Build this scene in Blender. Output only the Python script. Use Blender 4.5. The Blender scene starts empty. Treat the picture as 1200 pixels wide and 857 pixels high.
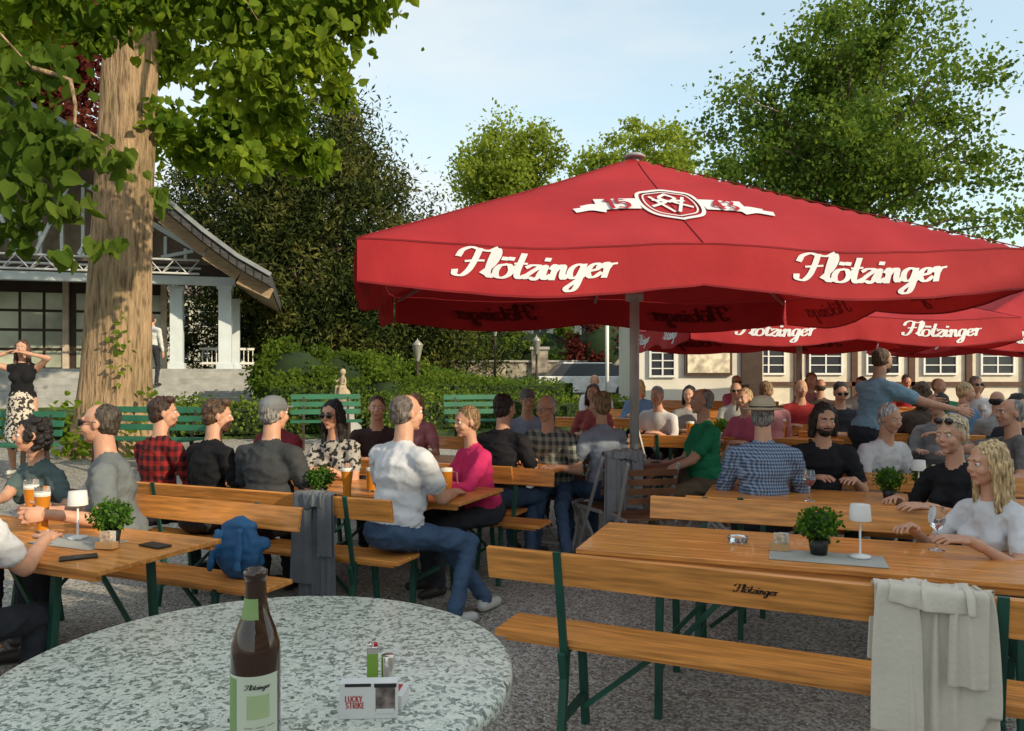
import bpy, math, random, time
import numpy as np
from mathutils import Vector, Matrix, noise
T0=time.time()
random.seed(7); rng=np.random.default_rng(7)
sc=bpy.context.scene
rad=math.radians
# ------------------------------------------------------------ terrain
def g(x,y):
    k=.6+.4*min(1,max(0,(2-x)/4)); return min(1.0,.072*max(0,y-6.5))*k
def gv(x,y):
    k=.6+.4*np.clip((2-x)/4,0,1); return np.minimum(1.0,.072*np.maximum(0,y-6.5))*k
# ------------------------------------------------------------ materials
MC={}
def nt(name):
    m=bpy.data.materials.new(name); m.use_nodes=True; t=m.node_tree
    return m,t,t.nodes['Principled BSDF']
def N(t,ty,**k):
    n=t.nodes.new(ty)
    for a,b in k.items():
        if a in n.inputs.keys(): n.inputs[a].default_value=b
        else: setattr(n,a,b)
    return n
def ramp(t,fac,stops):
    r=t.nodes.new('ShaderNodeValToRGB'); e=r.color_ramp.elements
    while len(e)<len(stops): e.new(.5)
    for i,(p,c) in enumerate(stops):
        e[i].position=p; e[i].color=(*c,1) if len(c)==3 else c
    t.links.new(fac,r.inputs[0]); return r
def M(name,col,rough=.6,metal=0,bump=0,bs=40,var=.12,vs=4,spec=.4,coat=0,trans=0,stretch=None,ior=1.45):
    if name in MC: return MC[name]
    m,t,p=nt(name)
    tc=N(t,'ShaderNodeTexCoord'); src=tc.outputs['Object']
    if stretch:
        mp=N(t,'ShaderNodeMapping'); mp.inputs['Scale'].default_value=stretch
        t.links.new(src,mp.inputs[0]); src=mp.outputs[0]
    p.inputs['Base Color'].default_value=(*col,1)
    if var>.015:
        n=N(t,'ShaderNodeTexNoise',Scale=vs,Detail=3.0); t.links.new(src,n.inputs['Vector'])
        lo=tuple(c*(1-var*1.6) for c in col); hi=tuple(min(1,c*(1+var*1.6)) for c in col)
        r=ramp(t,n.outputs['Fac'],[(.3,lo),(.7,hi)])
        t.links.new(r.outputs[0],p.inputs['Base Color'])
    p.inputs['Roughness'].default_value=rough; p.inputs['Metallic'].default_value=metal
    p.inputs['Specular IOR Level'].default_value=spec; p.inputs['Coat Weight'].default_value=coat
    p.inputs['Transmission Weight'].default_value=trans; p.inputs['IOR'].default_value=ior
    if bump:
        b=N(t,'ShaderNodeBump',Strength=bump,Distance=.01); n2=N(t,'ShaderNodeTexNoise',Scale=bs,Detail=3.0)
        t.links.new(src,n2.inputs['Vector']); t.links.new(n2.outputs['Fac'],b.inputs['Height']); t.links.new(b.outputs[0],p.inputs['Normal'])
    MC[name]=m; return m
def cloth(col,pat=None,col2=None):
    key='cloth_%s_%s'%('_'.join('%.2f'%c for c in col),pat)
    if key in MC: return MC[key]
    if not pat: return M(key,col,.85,bump=.5,bs=26,var=.08,vs=9,spec=.15)
    m,t,p=nt(key); tc=N(t,'ShaderNodeTexCoord'); sx=N(t,'ShaderNodeSeparateXYZ'); t.links.new(tc.outputs['Object'],sx.inputs[0])
    if pat=='plaid' or pat=='check':
        f=[]; per=.07 if pat=='plaid' else .022
        ad=N(t,'ShaderNodeMath',operation='ADD'); t.links.new(sx.outputs[0],ad.inputs[0]); t.links.new(sx.outputs[1],ad.inputs[1])
        for o in (ad.outputs[0],sx.outputs[2]):
            a=N(t,'ShaderNodeMath',operation='MODULO'); 
            b0=N(t,'ShaderNodeMath',operation='ADD'); b0.inputs[1].default_value=5; t.links.new(o,b0.inputs[0])
            t.links.new(b0.outputs[0],a.inputs[0]); a.inputs[1].default_value=per
            b=N(t,'ShaderNodeMath',operation='GREATER_THAN'); b.inputs[1].default_value=per*.5; t.links.new(a.outputs[0],b.inputs[0]); f.append(b.outputs[0])
        s=N(t,'ShaderNodeMath',operation='ADD'); t.links.new(f[0],s.inputs[0]); t.links.new(f[1],s.inputs[1])
        s2=N(t,'ShaderNodeMath',operation='MULTIPLY'); s2.inputs[1].default_value=.5; t.links.new(s.outputs[0],s2.inputs[0]); fac=s2.outputs[0]
    else:
        v=N(t,'ShaderNodeTexNoise',Scale=28.0,Detail=1.0); t.links.new(tc.outputs['Object'],v.inputs['Vector'])
        q=N(t,'ShaderNodeMath',operation='GREATER_THAN'); q.inputs[1].default_value=.52; t.links.new(v.outputs['Fac'],q.inputs[0]); fac=q.outputs[0]
    r=ramp(t,fac,[(0,col),(1,col2)]); t.links.new(r.outputs[0],p.inputs['Base Color']); p.inputs['Roughness'].default_value=.85
    p.inputs['Specular IOR Level'].default_value=.15
    MC[key]=m; return m
def leafmat(name,c1,c2,c3,tr=.45):
    m=bpy.data.materials.new(name); m.use_nodes=True; t=m.node_tree; t.nodes.remove(t.nodes['Principled BSDF'])
    out=t.nodes['Material Output']; ge=N(t,'ShaderNodeNewGeometry'); tc=N(t,'ShaderNodeTexCoord')
    n=N(t,'ShaderNodeTexNoise',Scale=.9,Detail=0.0); t.links.new(tc.outputs['Object'],n.inputs['Vector'])
    a=N(t,'ShaderNodeMath',operation='MULTIPLY_ADD'); t.links.new(ge.outputs['Random Per Island'],a.inputs[0]); a.inputs[1].default_value=.55
    b=N(t,'ShaderNodeMath',operation='MULTIPLY_ADD'); t.links.new(n.outputs['Fac'],b.inputs[0]); b.inputs[1].default_value=1.3; b.inputs[2].default_value=-.42
    t.links.new(b.outputs[0],a.inputs[2])
    r=ramp(t,a.outputs[0],[(0,c1),(.5,c2),(1,c3)])
    d=N(t,'ShaderNodeBsdfDiffuse'); tl=N(t,'ShaderNodeBsdfTranslucent')
    hs=N(t,'ShaderNodeHueSaturation',Value=1.7,Saturation=1.1); hs.inputs['Hue'].default_value=.485
    t.links.new(r.outputs[0],d.inputs[0]); t.links.new(r.outputs[0],hs.inputs['Color']); t.links.new(hs.outputs[0],tl.inputs[0])
    m1=N(t,'ShaderNodeMixShader'); m1.inputs[0].default_value=tr; t.links.new(d.outputs[0],m1.inputs[1]); t.links.new(tl.outputs[0],m1.inputs[2])
    t.links.new(m1.outputs[0],out.inputs[0])
    return m
SKINS=[(.50,.27,.18),(.56,.32,.22),(.42,.22,.14)]
def skinm(i): return M('skin_%d'%i,SKINS[i],.5,bump=.15,bs=90,var=.07,vs=12)
def hairm(c): return M('hair_%.2f_%.2f_%.2f'%c,c,.55,bump=1.0,bs=34,var=.5,vs=30,stretch=(3,3,.6))
WOOD=M('orange_wood',(.58,.235,.055),.36,bump=.06,bs=20,var=.22,vs=6,coat=.2,stretch=(.7,9,9))
GREEN=M('green_steel',(.012,.065,.045),.45,var=.2)
STEEL=M('pole_metal',(.42,.41,.40),.45,.2,var=.06)
WHITE=M('white_paint',(.70,.70,.68),.6,var=.03)
LIP=M('lips',(.42,.16,.13),.45,var=0)
EYEW=M('eye_white',(.6,.57,.54),.25,var=.0); EYED=M('eye_iris',(.03,.02,.015),.2,var=0)
LENS=M('dark_lens',(.01,.01,.012),.08,spec=.7,var=0); FRAME=M('glasses_frame',(.02,.02,.02),.3,var=0)
JEANS=cloth((.05,.085,.15)); BLACK=cloth((.012,.012,.014)); DARK=cloth((.03,.032,.04)); KHAKI=cloth((.13,.105,.07))
SHOE=M('shoe_leather',(.03,.025,.022),.5); SHOEW=M('shoe_white',(.5,.5,.48),.6)
# ------------------------------------------------------------ builders
def rotz(a): return Matrix.Rotation(a,3,'Z')
class B:
    def __init__(s): s.v=[];s.f=[];s.m=[];s.s=[];s.mats=[]
    def mi(s,mat):
        if mat not in s.mats: s.mats.append(mat)
        return s.mats.index(mat)
    def add(s,vs,fs,mat,sm=False):
        o=len(s.v); s.v+= [tuple(v) for v in vs]; i=s.mi(mat)
        for f in fs: s.f.append(tuple(o+a for a in f)); s.m.append(i); s.s.append(sm)
    def box(s,c,d,mat,R=None):
        c=Vector(c); vs=[]
        for x in (-.5,.5):
            for y in (-.5,.5):
                for z in (-.5,.5):
                    p=Vector((x*d[0],y*d[1],z*d[2])); 
                    if R: p=R@p
                    vs.append(c+p)
        s.add(vs,[(0,1,3,2),(4,6,7,5),(0,4,5,1),(2,3,7,6),(0,2,6,4),(1,5,7,3)],mat)
    def bar(s,a,b,w,h,mat,up=(0,0,1)):
        a=Vector(a);b=Vector(b);d=b-a;L=d.length;d=d/L;u=Vector(up)
        if abs(d.dot(u))>.95: u=Vector((0,1,0))
        x=d.cross(u).normalized(); z=x.cross(d); R=Matrix((x,d,z)).transposed()
        s.box((a+b)/2,(w,L,h),mat,R)
    def path(s,pts,rs,mat,n=10,cap=True):
        pts=[Vector(p) for p in pts]; vs=[];fs=[]; prev=None
        for i,p in enumerate(pts):
            d=(pts[min(i+1,len(pts)-1)]-pts[max(i-1,0)]).normalized()
            if prev is None:
                u=Vector((0,0,1)) if abs(d.z)<.9 else Vector((0,1,0)); x=d.cross(u).normalized()
            else: x=(prev-d*prev.dot(d)).normalized()
            prev=x; y=d.cross(x)
            for k in range(n):
                a=2*math.pi*k/n; vs.append(p+(x*math.cos(a)+y*math.sin(a))*rs[i])
        for i in range(len(pts)-1):
            for k in range(n): fs.append((i*n+k,i*n+(k+1)%n,(i+1)*n+(k+1)%n,(i+1)*n+k))
        if cap: fs.append(tuple(range(n-1,-1,-1))); fs.append(tuple((len(pts)-1)*n+k for k in range(n)))
        s.add(vs,fs,mat,True)
    def tube(s,a,b,ra,rb,mat,n=12): s.path([a,b],[ra,rb],mat,n)
    def lathe(s,prof,c,mat,n=28,a0=0,a1=2*math.pi):
        vs=[];fs=[];full=abs(a1-a0-2*math.pi)<1e-6; m=n if full else n+1
        for r,z in prof:
            for k in range(m):
                a=a0+(a1-a0)*k/n; vs.append((c[0]+r*math.cos(a),c[1]+r*math.sin(a),c[2]+z))
        for i in range(len(prof)-1):
            for k in range(n): fs.append((i*m+k,i*m+(k+1)%m,(i+1)*m+(k+1)%m,(i+1)*m+k))
        s.add(vs,fs,mat,True)
    def sph(s,c,r,mat,n=12,R=None):
        vs=[];fs=[]; c=Vector(c); r=(r,r,r) if not hasattr(r,'__len__') else r; h=n//2
        for i in range(h+1):
            th=math.pi*i/h
            for k in range(n):
                a=2*math.pi*k/n; p=Vector((r[0]*math.sin(th)*math.cos(a),r[1]*math.sin(th)*math.sin(a),-r[2]*math.cos(th)))
                vs.append(c+(R@p if R else p))
        for i in range(h):
            for k in range(n): fs.append((i*n+k,i*n+(k+1)%n,(i+1)*n+(k+1)%n,(i+1)*n+k))
        s.add(vs,fs,mat,True)
    def build(s,name,loc=(0,0,0),rz=0,bevel=0,parent=None,solid=0):
        me=bpy.data.meshes.new(name); me.from_pydata(s.v,[],s.f)
        for m in s.mats: me.materials.append(m)
        me.polygons.foreach_set('material_index',s.m); me.polygons.foreach_set('use_smooth',s.s); me.update()
        o=bpy.data.objects.new(name,me); sc.collection.objects.link(o); o.location=loc; o.rotation_euler=(0,0,rz)
        if solid: md=o.modifiers.new('s','SOLIDIFY'); md.thickness=solid
        if bevel: md=o.modifiers.new('b','BEVEL'); md.width=bevel; md.segments=2; md.limit_method='ANGLE'; md.angle_limit=rad(50)
        if parent: o.parent=parent
        return o
def empty(name,loc=(0,0,0),rz=0):
    e=bpy.data.objects.new(name,None); sc.collection.objects.link(e); e.location=loc; e.rotation_euler=(0,0,rz); e.empty_display_size=.1; return e
def mesh_np(name,v,f,mat,parent=None,smooth=False):
    me=bpy.data.meshes.new(name); k=f.shape[1]; n=len(f)
    me.vertices.add(len(v)); me.vertices.foreach_set('co',v.astype(np.float32).ravel())
    me.loops.add(n*k); me.loops.foreach_set('vertex_index',f.astype(np.int32).ravel())
    me.polygons.add(n); me.polygons.foreach_set('loop_start',np.arange(0,n*k,k,dtype=np.int32)); me.polygons.foreach_set('loop_total',np.full(n,k,dtype=np.int32))
    me.polygons.foreach_set('use_smooth',np.full(n,smooth)); me.update(calc_edges=True); me.materials.append(mat)
    o=bpy.data.objects.new(name,me); sc.collection.objects.link(o)
    if parent: o.parent=parent
    return o
# ------------------------------------------------------------ people
def ik(a,c,l1,l2,pole):
    d=c-a; L=d.length; m=(l1+l2)*.995
    if L>m: c=a+d*(m/L); d=c-a; L=m
    if L<abs(l1-l2)+.02: L=abs(l1-l2)+.02
    u=d.normalized(); x=(l1*l1-l2*l2+L*L)/(2*L); h=math.sqrt(max(0,l1*l1-x*x))
    p=Vector(pole); p=(p-u*p.dot(u)).normalized()
    return a+u*x+p*h,c
LAB=['shirt','pants','skin','shoes','hair','lips','hat','extra']
def hash_l(s): return LAB.index(s)
def remesh(prims,vox,sm):
    b=B()
    for p in prims:
        if p[0]=='c':
            a,c,ra,rb=Vector(p[1]),Vector(p[2]),p[3],p[4]; d=(c-a); L=max(d.length,1e-4); d=d/L; pts=[];rs=[]
            for t in (-.999,-.85,-.5): pts.append(a+d*ra*t); rs.append(ra*math.sqrt(1-t*t)+1e-4)
            pts.append(a);rs.append(ra);pts.append(c);rs.append(rb)
            for t in (.5,.85,.999): pts.append(c+d*rb*t); rs.append(rb*math.sqrt(1-t*t)+1e-4)
            b.path(pts,rs,WHITE,12)
        else: b.sph(p[1],p[2],WHITE,14,p[3])
    me=bpy.data.meshes.new('t'); me.from_pydata(b.v,[],b.f); o=bpy.data.objects.new('t',me); sc.collection.objects.link(o)
    r=o.modifiers.new('r','REMESH'); r.mode='VOXEL'; r.voxel_size=vox
    s=o.modifiers.new('s','SMOOTH'); s.factor=.5; s.iterations=sm
    dg=bpy.context.evaluated_depsgraph_get(); ev=o.evaluated_get(dg); em=ev.to_mesh()
    V=np.empty(len(em.vertices)*3); em.vertices.foreach_get('co',V); V=V.reshape(-1,3)
    F=np.empty(len(em.loops),dtype=np.int64); em.loops.foreach_get('vertex_index',F)
    lt=np.empty(len(em.polygons),dtype=np.int64); em.polygons.foreach_get('loop_total',lt)
    NO=np.empty(len(em.vertices)*3); em.vertices.foreach_get('normal',NO); NO=NO.reshape(-1,3)
    if (lt==4).all(): F=F.reshape(-1,4)
    else:
        st=np.cumsum(lt)-lt; F=np.array([[F[a],F[a+1],F[a+2],F[a+3] if l>3 else F[a+2]] for a,l in zip(st,lt)])
    ev.to_mesh_clear(); bpy.data.objects.remove(o); bpy.data.meshes.remove(me)
    C=V[F].mean(1); D=[]
    for p in prims:
        if p[0]=='c':
            a,c=np.array(p[1]),np.array(p[2]); d=c-a; L2=max((d*d).sum(),1e-9); t=np.clip(((C-a)@d)/L2,0,1)
            D.append(np.linalg.norm(C-a-t[:,None]*d,axis=1)-(p[3]+(p[4]-p[3])*t))
        else:
            q=C-np.array(p[1]); 
            if p[3]: q=q@np.array(p[3])
            r=np.array(p[2] if hasattr(p[2],'__len__') else (p[2],)*3); k=np.linalg.norm(q/r,axis=1); k2=np.linalg.norm(q/r**2,axis=1)
            D.append(k*(k-1)/np.maximum(k2,1e-6))
    lab=np.array([hash_l(p[-1]) for p in prims])[np.argmin(np.array(D),axis=0)]
    return V,F,lab,NO
def person(name,x,y,rz,s=1,sex='m',stand=False,lean=8,side=0,shirt=None,pants=None,shoes=None,hair='short',hairc=(.06,.035,.02),skin=0,sleeve='short',
           lh=None,rh=None,lf=None,rf=None,hy=0,hp=0,fat=0,glasses=None,beard=False,hat=None,lod=0,ap=None,grip=False,skirt=None,legskin=False,zoff=0):
    A=rad(rz); base=Vector((x,y,g(x,y)+zoff)); Ri=rotz(-A)
    def W2L(p): p=Ri@(Vector(p)-base); return p/s
    f=sex=='f'; sw=.16 if f else .185
    P=Vector((0,0,.95 if stand else .56)); T=Matrix.Rotation(-rad(lean),3,'X')@Matrix.Rotation(rad(side),3,'Y')
    tp=lambda a:P+T@Vector(a)
    hipw=.095
    pr=[]
    c=lambda a,b,ra,rb,l:pr.append(('c',tuple(a),tuple(b),ra,rb,l)); e=lambda a,r,l,R=None:pr.append(('e',tuple(a),r,R,l))
    e(tp((0,-.02,.0)),(.172+fat*.02,.125+fat*.03,.115),'pants',T)
    e(tp((0,.0,.08)),(.165+fat*.03,.122+fat*.05,.10),'shirt',T)
    e(tp((0,.015+fat*.02,.18)),((.135 if f else .15)+fat*.03,.108+fat*.06,.15),'shirt',T)
    e(tp((0,-.005,.34)),((.148 if f else .172)+fat*.015,.112+fat*.02,.18),'shirt',T)
    c(tp((-sw+.03,-.01,.43)),tp((sw-.03,-.01,.43)),.066,.066,'shirt')
    c(tp((-sw+.05,-.015,.45)),tp((0,-.015,.49)),.045,.055,'shirt'); c(tp((sw-.05,-.015,.45)),tp((0,-.015,.49)),.045,.055,'shirt')
    if f:
        for q in (-1,1): e(tp((q*.07,.085,.31)),(.068,.06,.068),'shirt',T)
    HR=rotz(rad(hy))@Matrix.Rotation(-rad(hp),3,'X')
    neck=tp((0,-.005,.50)); Hc=neck+Vector((0,.02+math.sin(rad(lean))*.1,.19))
    c(neck+Vector((0,0,-.01)),Hc+HR@Vector((0,-.02,-.06)),.051 if f else .06,.047 if f else .055,'skin')
    arms=[]
    for q,tg in ((-1,lh),(1,rh)):
        S=tp((q*sw,-.01,.425)); 
        if tg is None: tg=(Vector((q*.14,.34,.80)) if not stand else Vector((q*.26,.06,.80)))
        else: tg=W2L(tg)
        pole=(q*.6,-.5,-1) if ap is None else (q*ap[0],ap[1],ap[2])
        E,Wr=ik(S,tg,.285,.255,pole)
        c(S,E,.048 if f else .056,.036 if f else .043,'skin'); c(E,Wr,.036 if f else .042,.023 if f else .028,'skin')
        if sleeve=='short': c(S,S+(E-S)*.62,.059 if f else .067,.054 if f else .062,'shirt')
        elif sleeve=='long': c(S,E,.062,.052,'shirt'); c(E,E+(Wr-E)*.93,.051,.038,'shirt')
        elif sleeve=='roll': c(S,E,.064,.055,'shirt'); c(E,E+(Wr-E)*.2,.053,.049,'shirt')
        arms.append((q,E,Wr))
    for q,tg in ((-1,lf),(1,rf)):
        H=P+Vector((q*hipw,0,-.01))
        if tg is None: tg=Vector((q*(.11),0 if stand else .42,.09))
        else: tg=W2L(tg)
        K,An=ik(H,tg,.44,.42,(q*.15,1,.3 if not stand else 0))
        l2='skin' if legskin else 'pants'
        c(H,K,.088,.06,'pants' if not skirt else 'skin'); c(K,K+(An-K)*.3,.058,.056,l2); c(K+(An-K)*.3,An,.056,.036 if legskin else .046,l2)
        fd=Vector((q*.15,1,0)).normalized()
        c(An+Vector((0,-.02,-.045)),An+fd*.14+Vector((0,0,-.055)),.042,.034,'shoes')
    if skirt: c(P+Vector((0,0,.02)),P+Vector((0,.0,-.45)),.16,.21,'pants')
    vox=(.0115,.018,.03)[lod]
    V,F,L,NO=remesh(pr,vox,(6,4,2)[lod])
    if lod<2:
        fl=np.zeros(len(V)); 
        vl=np.full(len(V),2); vl[F.ravel()]=np.repeat(L,4)
        for i in range(len(V)):
            if vl[i] in (0,1):
                p=V[i]; a=noise.noise((p[0]*7+x*3+p[2]*5,p[1]*7,p[2]*13+y)); b2=noise.noise((p[0]*16,p[1]*16+x,p[2]*24-p[0]*10)); fl[i]=(1-min(1,abs(a)*3))*.009+(1-min(1,abs(b2)*3))*.0045-.005
        V=V+NO*fl[:,None]
    parts=[(V,F,L)]
    hp_=[]
    def hc(a,b,ra,rb,l): hp_.append(('c',tuple(a),tuple(b),ra,rb,l))
    def he(a,r,l): hp_.append(('e',tuple(a),r,None,l))
    he((0,-.012,.02),(.073,.092,.088),'skin'); he((0,.02,-.03),(.060 if not f else .056,.069,.085),'skin'); he((0,.030,-.072),(.048 if not f else .040,.046,.038),'skin')
    he((0,.060,-.096),(.02,.018,.015),'skin'); hc((0,.079,.012),(0,.096,-.022),.0075,.0105,'skin'); hc((-.009,.088,-.027),(.009,.088,-.027),.0075,.0075,'skin')
    hc((-.034,.073,.024),(.034,.073,.024),.011,.011,'skin')
    for q in (-1,1):
        he((q*.036,.054,-.03),(.024,.03,.028),'skin'); he((q*.075,-.006,-.008),(.008,.017,.029),'skin')
        if lod<2: hc((q*.044,.079,.026),(q*.018,.086,.029),.004,.0045,'hair')
    hc((-.018,.080,-.060),(0,.085,-.059),.0055,.007,'lips'); hc((.018,.080,-.060),(0,.085,-.059),.0055,.007,'lips')
    hc((0,-.02,-.06),(0,-.025,-.12),.047,.05,'skin')
    if beard: he((0,.036,-.078),(.055,.051,.048),'hair'); hc((-.022,.084,-.046),(.022,.084,-.046),.006,.006,'hair')
    rnd=random.Random(int(x*1000)+int(y*77))
    if hair in('short','long','bun','pony','curly','bob','quiff'):
        he((0,-.028,.036),(.080,.096,.085),'hair'); he((0,-.048,-.015),(.075,.064,.07),'hair')
        for k in range(16):
            a=rnd.uniform(0,6.28); rr=rnd.uniform(.2,1); he((.058*rr*math.cos(a),-.03+.07*rr*math.sin(a),.105-.045*rr**2+rnd.uniform(-.006,.008)),(.024,.028,.02),'hair')
    if hair=='quiff':
        for k in range(7): he(((k-3)*.016,.035+.01*math.sin(k*2),.094+.008*math.cos(k*3)),(.02,.035,.026),'hair')
    if hair=='bald': he((0,-.050,-.006),(.077,.062,.052),'hair')
    if hair=='thin': he((0,-.034,.031),(.077,.087,.077),'hair'); he((0,-.048,-.015),(.075,.062,.066),'hair')
    if hair in('long','bob'):
        ln=-.24 if hair=='long' else -.12
        for q in (-1,1):
            hc((q*.055,.012,.05),(q*.074,.004,-.05),.028,.026,'hair'); hc((q*.074,.004,-.05),(q*.084,.01,ln),.026,.018,'hair'); hc((q*.05,-.065,0),(q*.055,-.075,ln-.03),.04,.026,'hair'); hc((q*.07,-.03,0),(q*.085,-.03,ln-.01),.028,.02,'hair')
        hc((0,-.075,0),(0,-.08,ln-.05),.042,.03,'hair')
    if hair=='bun': he((0,-.085,.09),(.038,.038,.034),'hair')
    if hair=='pony': hc((0,-.1,.05),(0,-.14,.02),.03,.03,'hair'); hc((0,-.14,.02),(.01,-.13,-.2),.034,.02,'hair'); hc((.06,.02,.0),(.065,.02,-.12),.018,.012,'hair')
    if hair=='curly':
        for k in range(46):
            a=rnd.uniform(0,6.28); z=rnd.uniform(-.09,.11); rr=math.sqrt(max(0,1-(z/.13)**2))*.09
            px,py=rr*math.cos(a),-.025+rr*math.sin(a)
            if py>.03 and z<.05: continue
            he((px,py,z),(.024,)*3,'hair')
    if hat=='cap': he((0,-.016,.05),(.086,.103,.074),'hat'); he((0,.10,.042),(.058,.058,.009),'hat')
    if hat=='straw':
        he((0,-.01,.05),(.15,.165,.011),'hat'); he((0,-.012,.075),(.09,.105,.062),'hat'); he((0,-.012,.11),(.075,.09,.035),'hat'); he((0,-.012,.068),(.093,.108,.018),'extra')
    V,F,L,NO=remesh(hp_,(.0056,.008,.013)[lod],(2,2,1)[lod])
    if lod<2:
        vl=np.full(len(V),2); vl[F.ravel()]=np.repeat(L,4); fl=np.zeros(len(V))
        for i in np.nonzero(vl==4)[0]:
            p=V[i]
            if p[1]>.07 and p[2]<.05: continue
            fl[i]=noise.noise((p[0]*70,p[1]*45+x,p[2]*28))*.007
        V=V+NO*fl[:,None]
    hm=np.array(HR); off=np.array(Hc); hs=.97
    parts.append(((V*hs)@hm.T+off,F,L))
    hpr=[]
    for q,E,Wr in arms:
        d=(Wr-E).normalized(); 
        if grip: bn=Vector((q,-.1,.25)); h=Vector((d.x,d.y,d.z*.3)).normalized(); curl=.75
        else: bn=Vector((q*.25,0,1)); h=Vector((d.x,d.y,min(.15,max(-.25,d.z)))).normalized() if not stand else d; curl=.3
        if stand and not grip: bn=Vector((q,0,.1)) 
        bn=(bn-h*bn.dot(h)).normalized(); sd=bn.cross(h)*q
        R=Matrix((sd,h,bn)).transposed()
        hpr.append(('c',tuple(E+(Wr-E)*.8),tuple(Wr+h*.01),.028,.026,'skin'))
        hpr.append(('e',tuple(Wr+h*.052),(.040,.054,.016),R,'skin'))
        for k,Lf in enumerate((.074,.082,.077,.06)):
            r0=Wr+h*(.095-.005*abs(k-1))+sd*(.03-.0205*k); sp=sd*(.12-.08*k)
            d1=(h*math.cos(curl)-bn*math.sin(curl)+sp).normalized(); d2=(h*math.cos(curl*2.2)-bn*math.sin(curl*2.2)+sp*.5).normalized()
            p1=r0+d1*Lf*.5; p2=p1+d2*Lf*.32; d3=(h*math.cos(curl*2.9)-bn*math.sin(curl*2.9)).normalized(); p3=p2+d3*Lf*.2
            hpr+= [('c',tuple(r0-h*.02),tuple(p1),.0092,.0085,'skin'),('c',tuple(p1),tuple(p2),.0083,.0078,'skin'),('c',tuple(p2),tuple(p3),.0078,.0068,'skin')]
        t0=Wr+h*.03+sd*.026; t1=t0+(h*.55+sd*.75-bn*.3).normalized()*.042; t2=t1+(h*.9+sd*.25-bn*.35*(2 if grip else 1)).normalized()*.032
        hpr+=[('c',tuple(t0),tuple(t1),.014,.0115,'skin'),('c',tuple(t1),tuple(t2),.0105,.0085,'skin')]
    V,F,L,_=remesh(hpr,(.0045,.006,.01)[lod],1); parts.append((V,F,L))
    b=B()
    def hq(a): return Hc+HR@(Vector(a)*hs)
    for q in (-1,1):
        if glasses!='sun':
            b.sph(hq((q*.030,.0715,.004)),.0112,EYEW,10); b.sph(hq((q*.030,.0785,.003)),.0058,EYED,8)
        if glasses:
            if glasses=='sun': b.sph(hq((q*.033,.091,.002)),(.027,.006,.021),LENS,12,HR)
            else:
                zz=.001 if glasses!='up' else .085; yy=.094 if glasses!='up' else .072
                pts=[hq((q*.032+.022*math.cos(a*.5236),yy,zz+.017*math.sin(a*.5236))) for a in range(13)]
                b.path(pts,[.0016]*13,FRAME,5)
            if glasses=='up':
                b.sph(hq((q*.033,.066,.088)),(.027,.014,.018),LENS,12,HR); b.path([hq((q*.06,.05,.085)),hq((q*.083,.0,.06)),hq((q*.082,-.02,.03))],[.0025]*3,FRAME,6)
            else:
                b.path([hq((q*.056,.088,.008)),hq((q*.078,.055,.01)),hq((q*.081,-.01,.006))],[.0025]*3,FRAME,6)
                b.path([hq((-.01,.094,.006)),hq((.01,.094,.006))],[.002]*2,FRAME,6)
    smats={'shirt':shirt or BLACK,'pants':pants or DARK,'skin':skinm(skin),'shoes':shoes or SHOE,'hair':hairm(hairc),'lips':LIP,'hat':M('hat_straw',(.42,.35,.24),.8,bump=.5,bs=80) if hat=='straw' else M('cap_grey',(.16,.17,.18),.85),'extra':BLACK}
    Vs=[];Fs=[];Ls=[];o=0
    for V,F,L in parts: Vs.append(V);Fs.append(F+o);Ls.append(L);o+=len(V)
    V=np.concatenate(Vs);F=np.concatenate(Fs);L=np.concatenate(Ls)
    faces=[tuple(r) if r[3]!=r[2] else tuple(r[:3]) for r in F.tolist()]
    verts=V.tolist(); mats=[smats[l] for l in LAB]; mi=L.tolist()
    for m in b.mats: mats.append(m)
    n0=len(verts); verts+=[list(v) for v in b.v]; faces+=[tuple(a+n0 for a in f_) for f_ in b.f]; mi+=[8+k for k in b.m]
    me=bpy.data.meshes.new(name); me.from_pydata(verts,[],faces)
    for m in mats: me.materials.append(m)
    me.polygons.foreach_set('material_index',mi); me.polygons.foreach_set('use_smooth',[True]*len(faces)); me.update()
    ob=bpy.data.objects.new(name,me); PEOPLE.append(ob); ob.location=base; ob.rotation_euler=(0,0,A); ob.scale=(s,s,s)
    return ob
PEOPLE=[]
c_=cloth
SM,SW='seated_man','seated_woman'
GREYH=(.20,.19,.18); BRN=(.07,.04,.022); BLK=(.012,.010,.010); BLD=(.36,.25,.13); DBL=(.20,.125,.065)
WT=(.54,.545,.57)
person(SM,-2.28,4.50,108,1.05,lean=10,shirt=c_((.13,.145,.15)),pants=DARK,hairc=(.05,.04,.03),hair='thin',glasses='sun',fat=.5,lh=(-2.40,3.98,.86),rh=(-2.62,4.30,.82),hy=-8,grip=True)
person(SW,-2.98,4.98,150,.97,sex='f',shirt=c_((.07,.10,.10)),hair='curly',hairc=BLK,lean=12,hy=-25,lh=(-2.75,4.5,.82),rh=(-3.1,4.5,.82))
person(SM,-2.33,3.02,-10,1.0,shirt=c_(WT),hairc=BRN,lean=14,rh=(-2.13,3.50,.83),lh=(-2.45,3.45,.82),sleeve='short')
person(SM,-1.68,5.18,-20,1.06,shirt=c_((.045,.048,.052)),pants=BLACK,hairc=GREYH,hair='thin',hat='cap',lean=10,fat=.6,hy=-10)
person(SM,-2.20,5.42,-35,1.04,shirt=c_((.012,.012,.015)),hairc=BRN,hair='quiff',lean=12,hy=-30,hp=5,sleeve='long')
person(SM,-2.66,5.72,-30,1.04,shirt=c_((.26,.02,.018),'plaid',(.03,.012,.015)),hairc=(.04,.02,.015),hair='quiff',lean=6,hy=-35,sleeve='roll')
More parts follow.
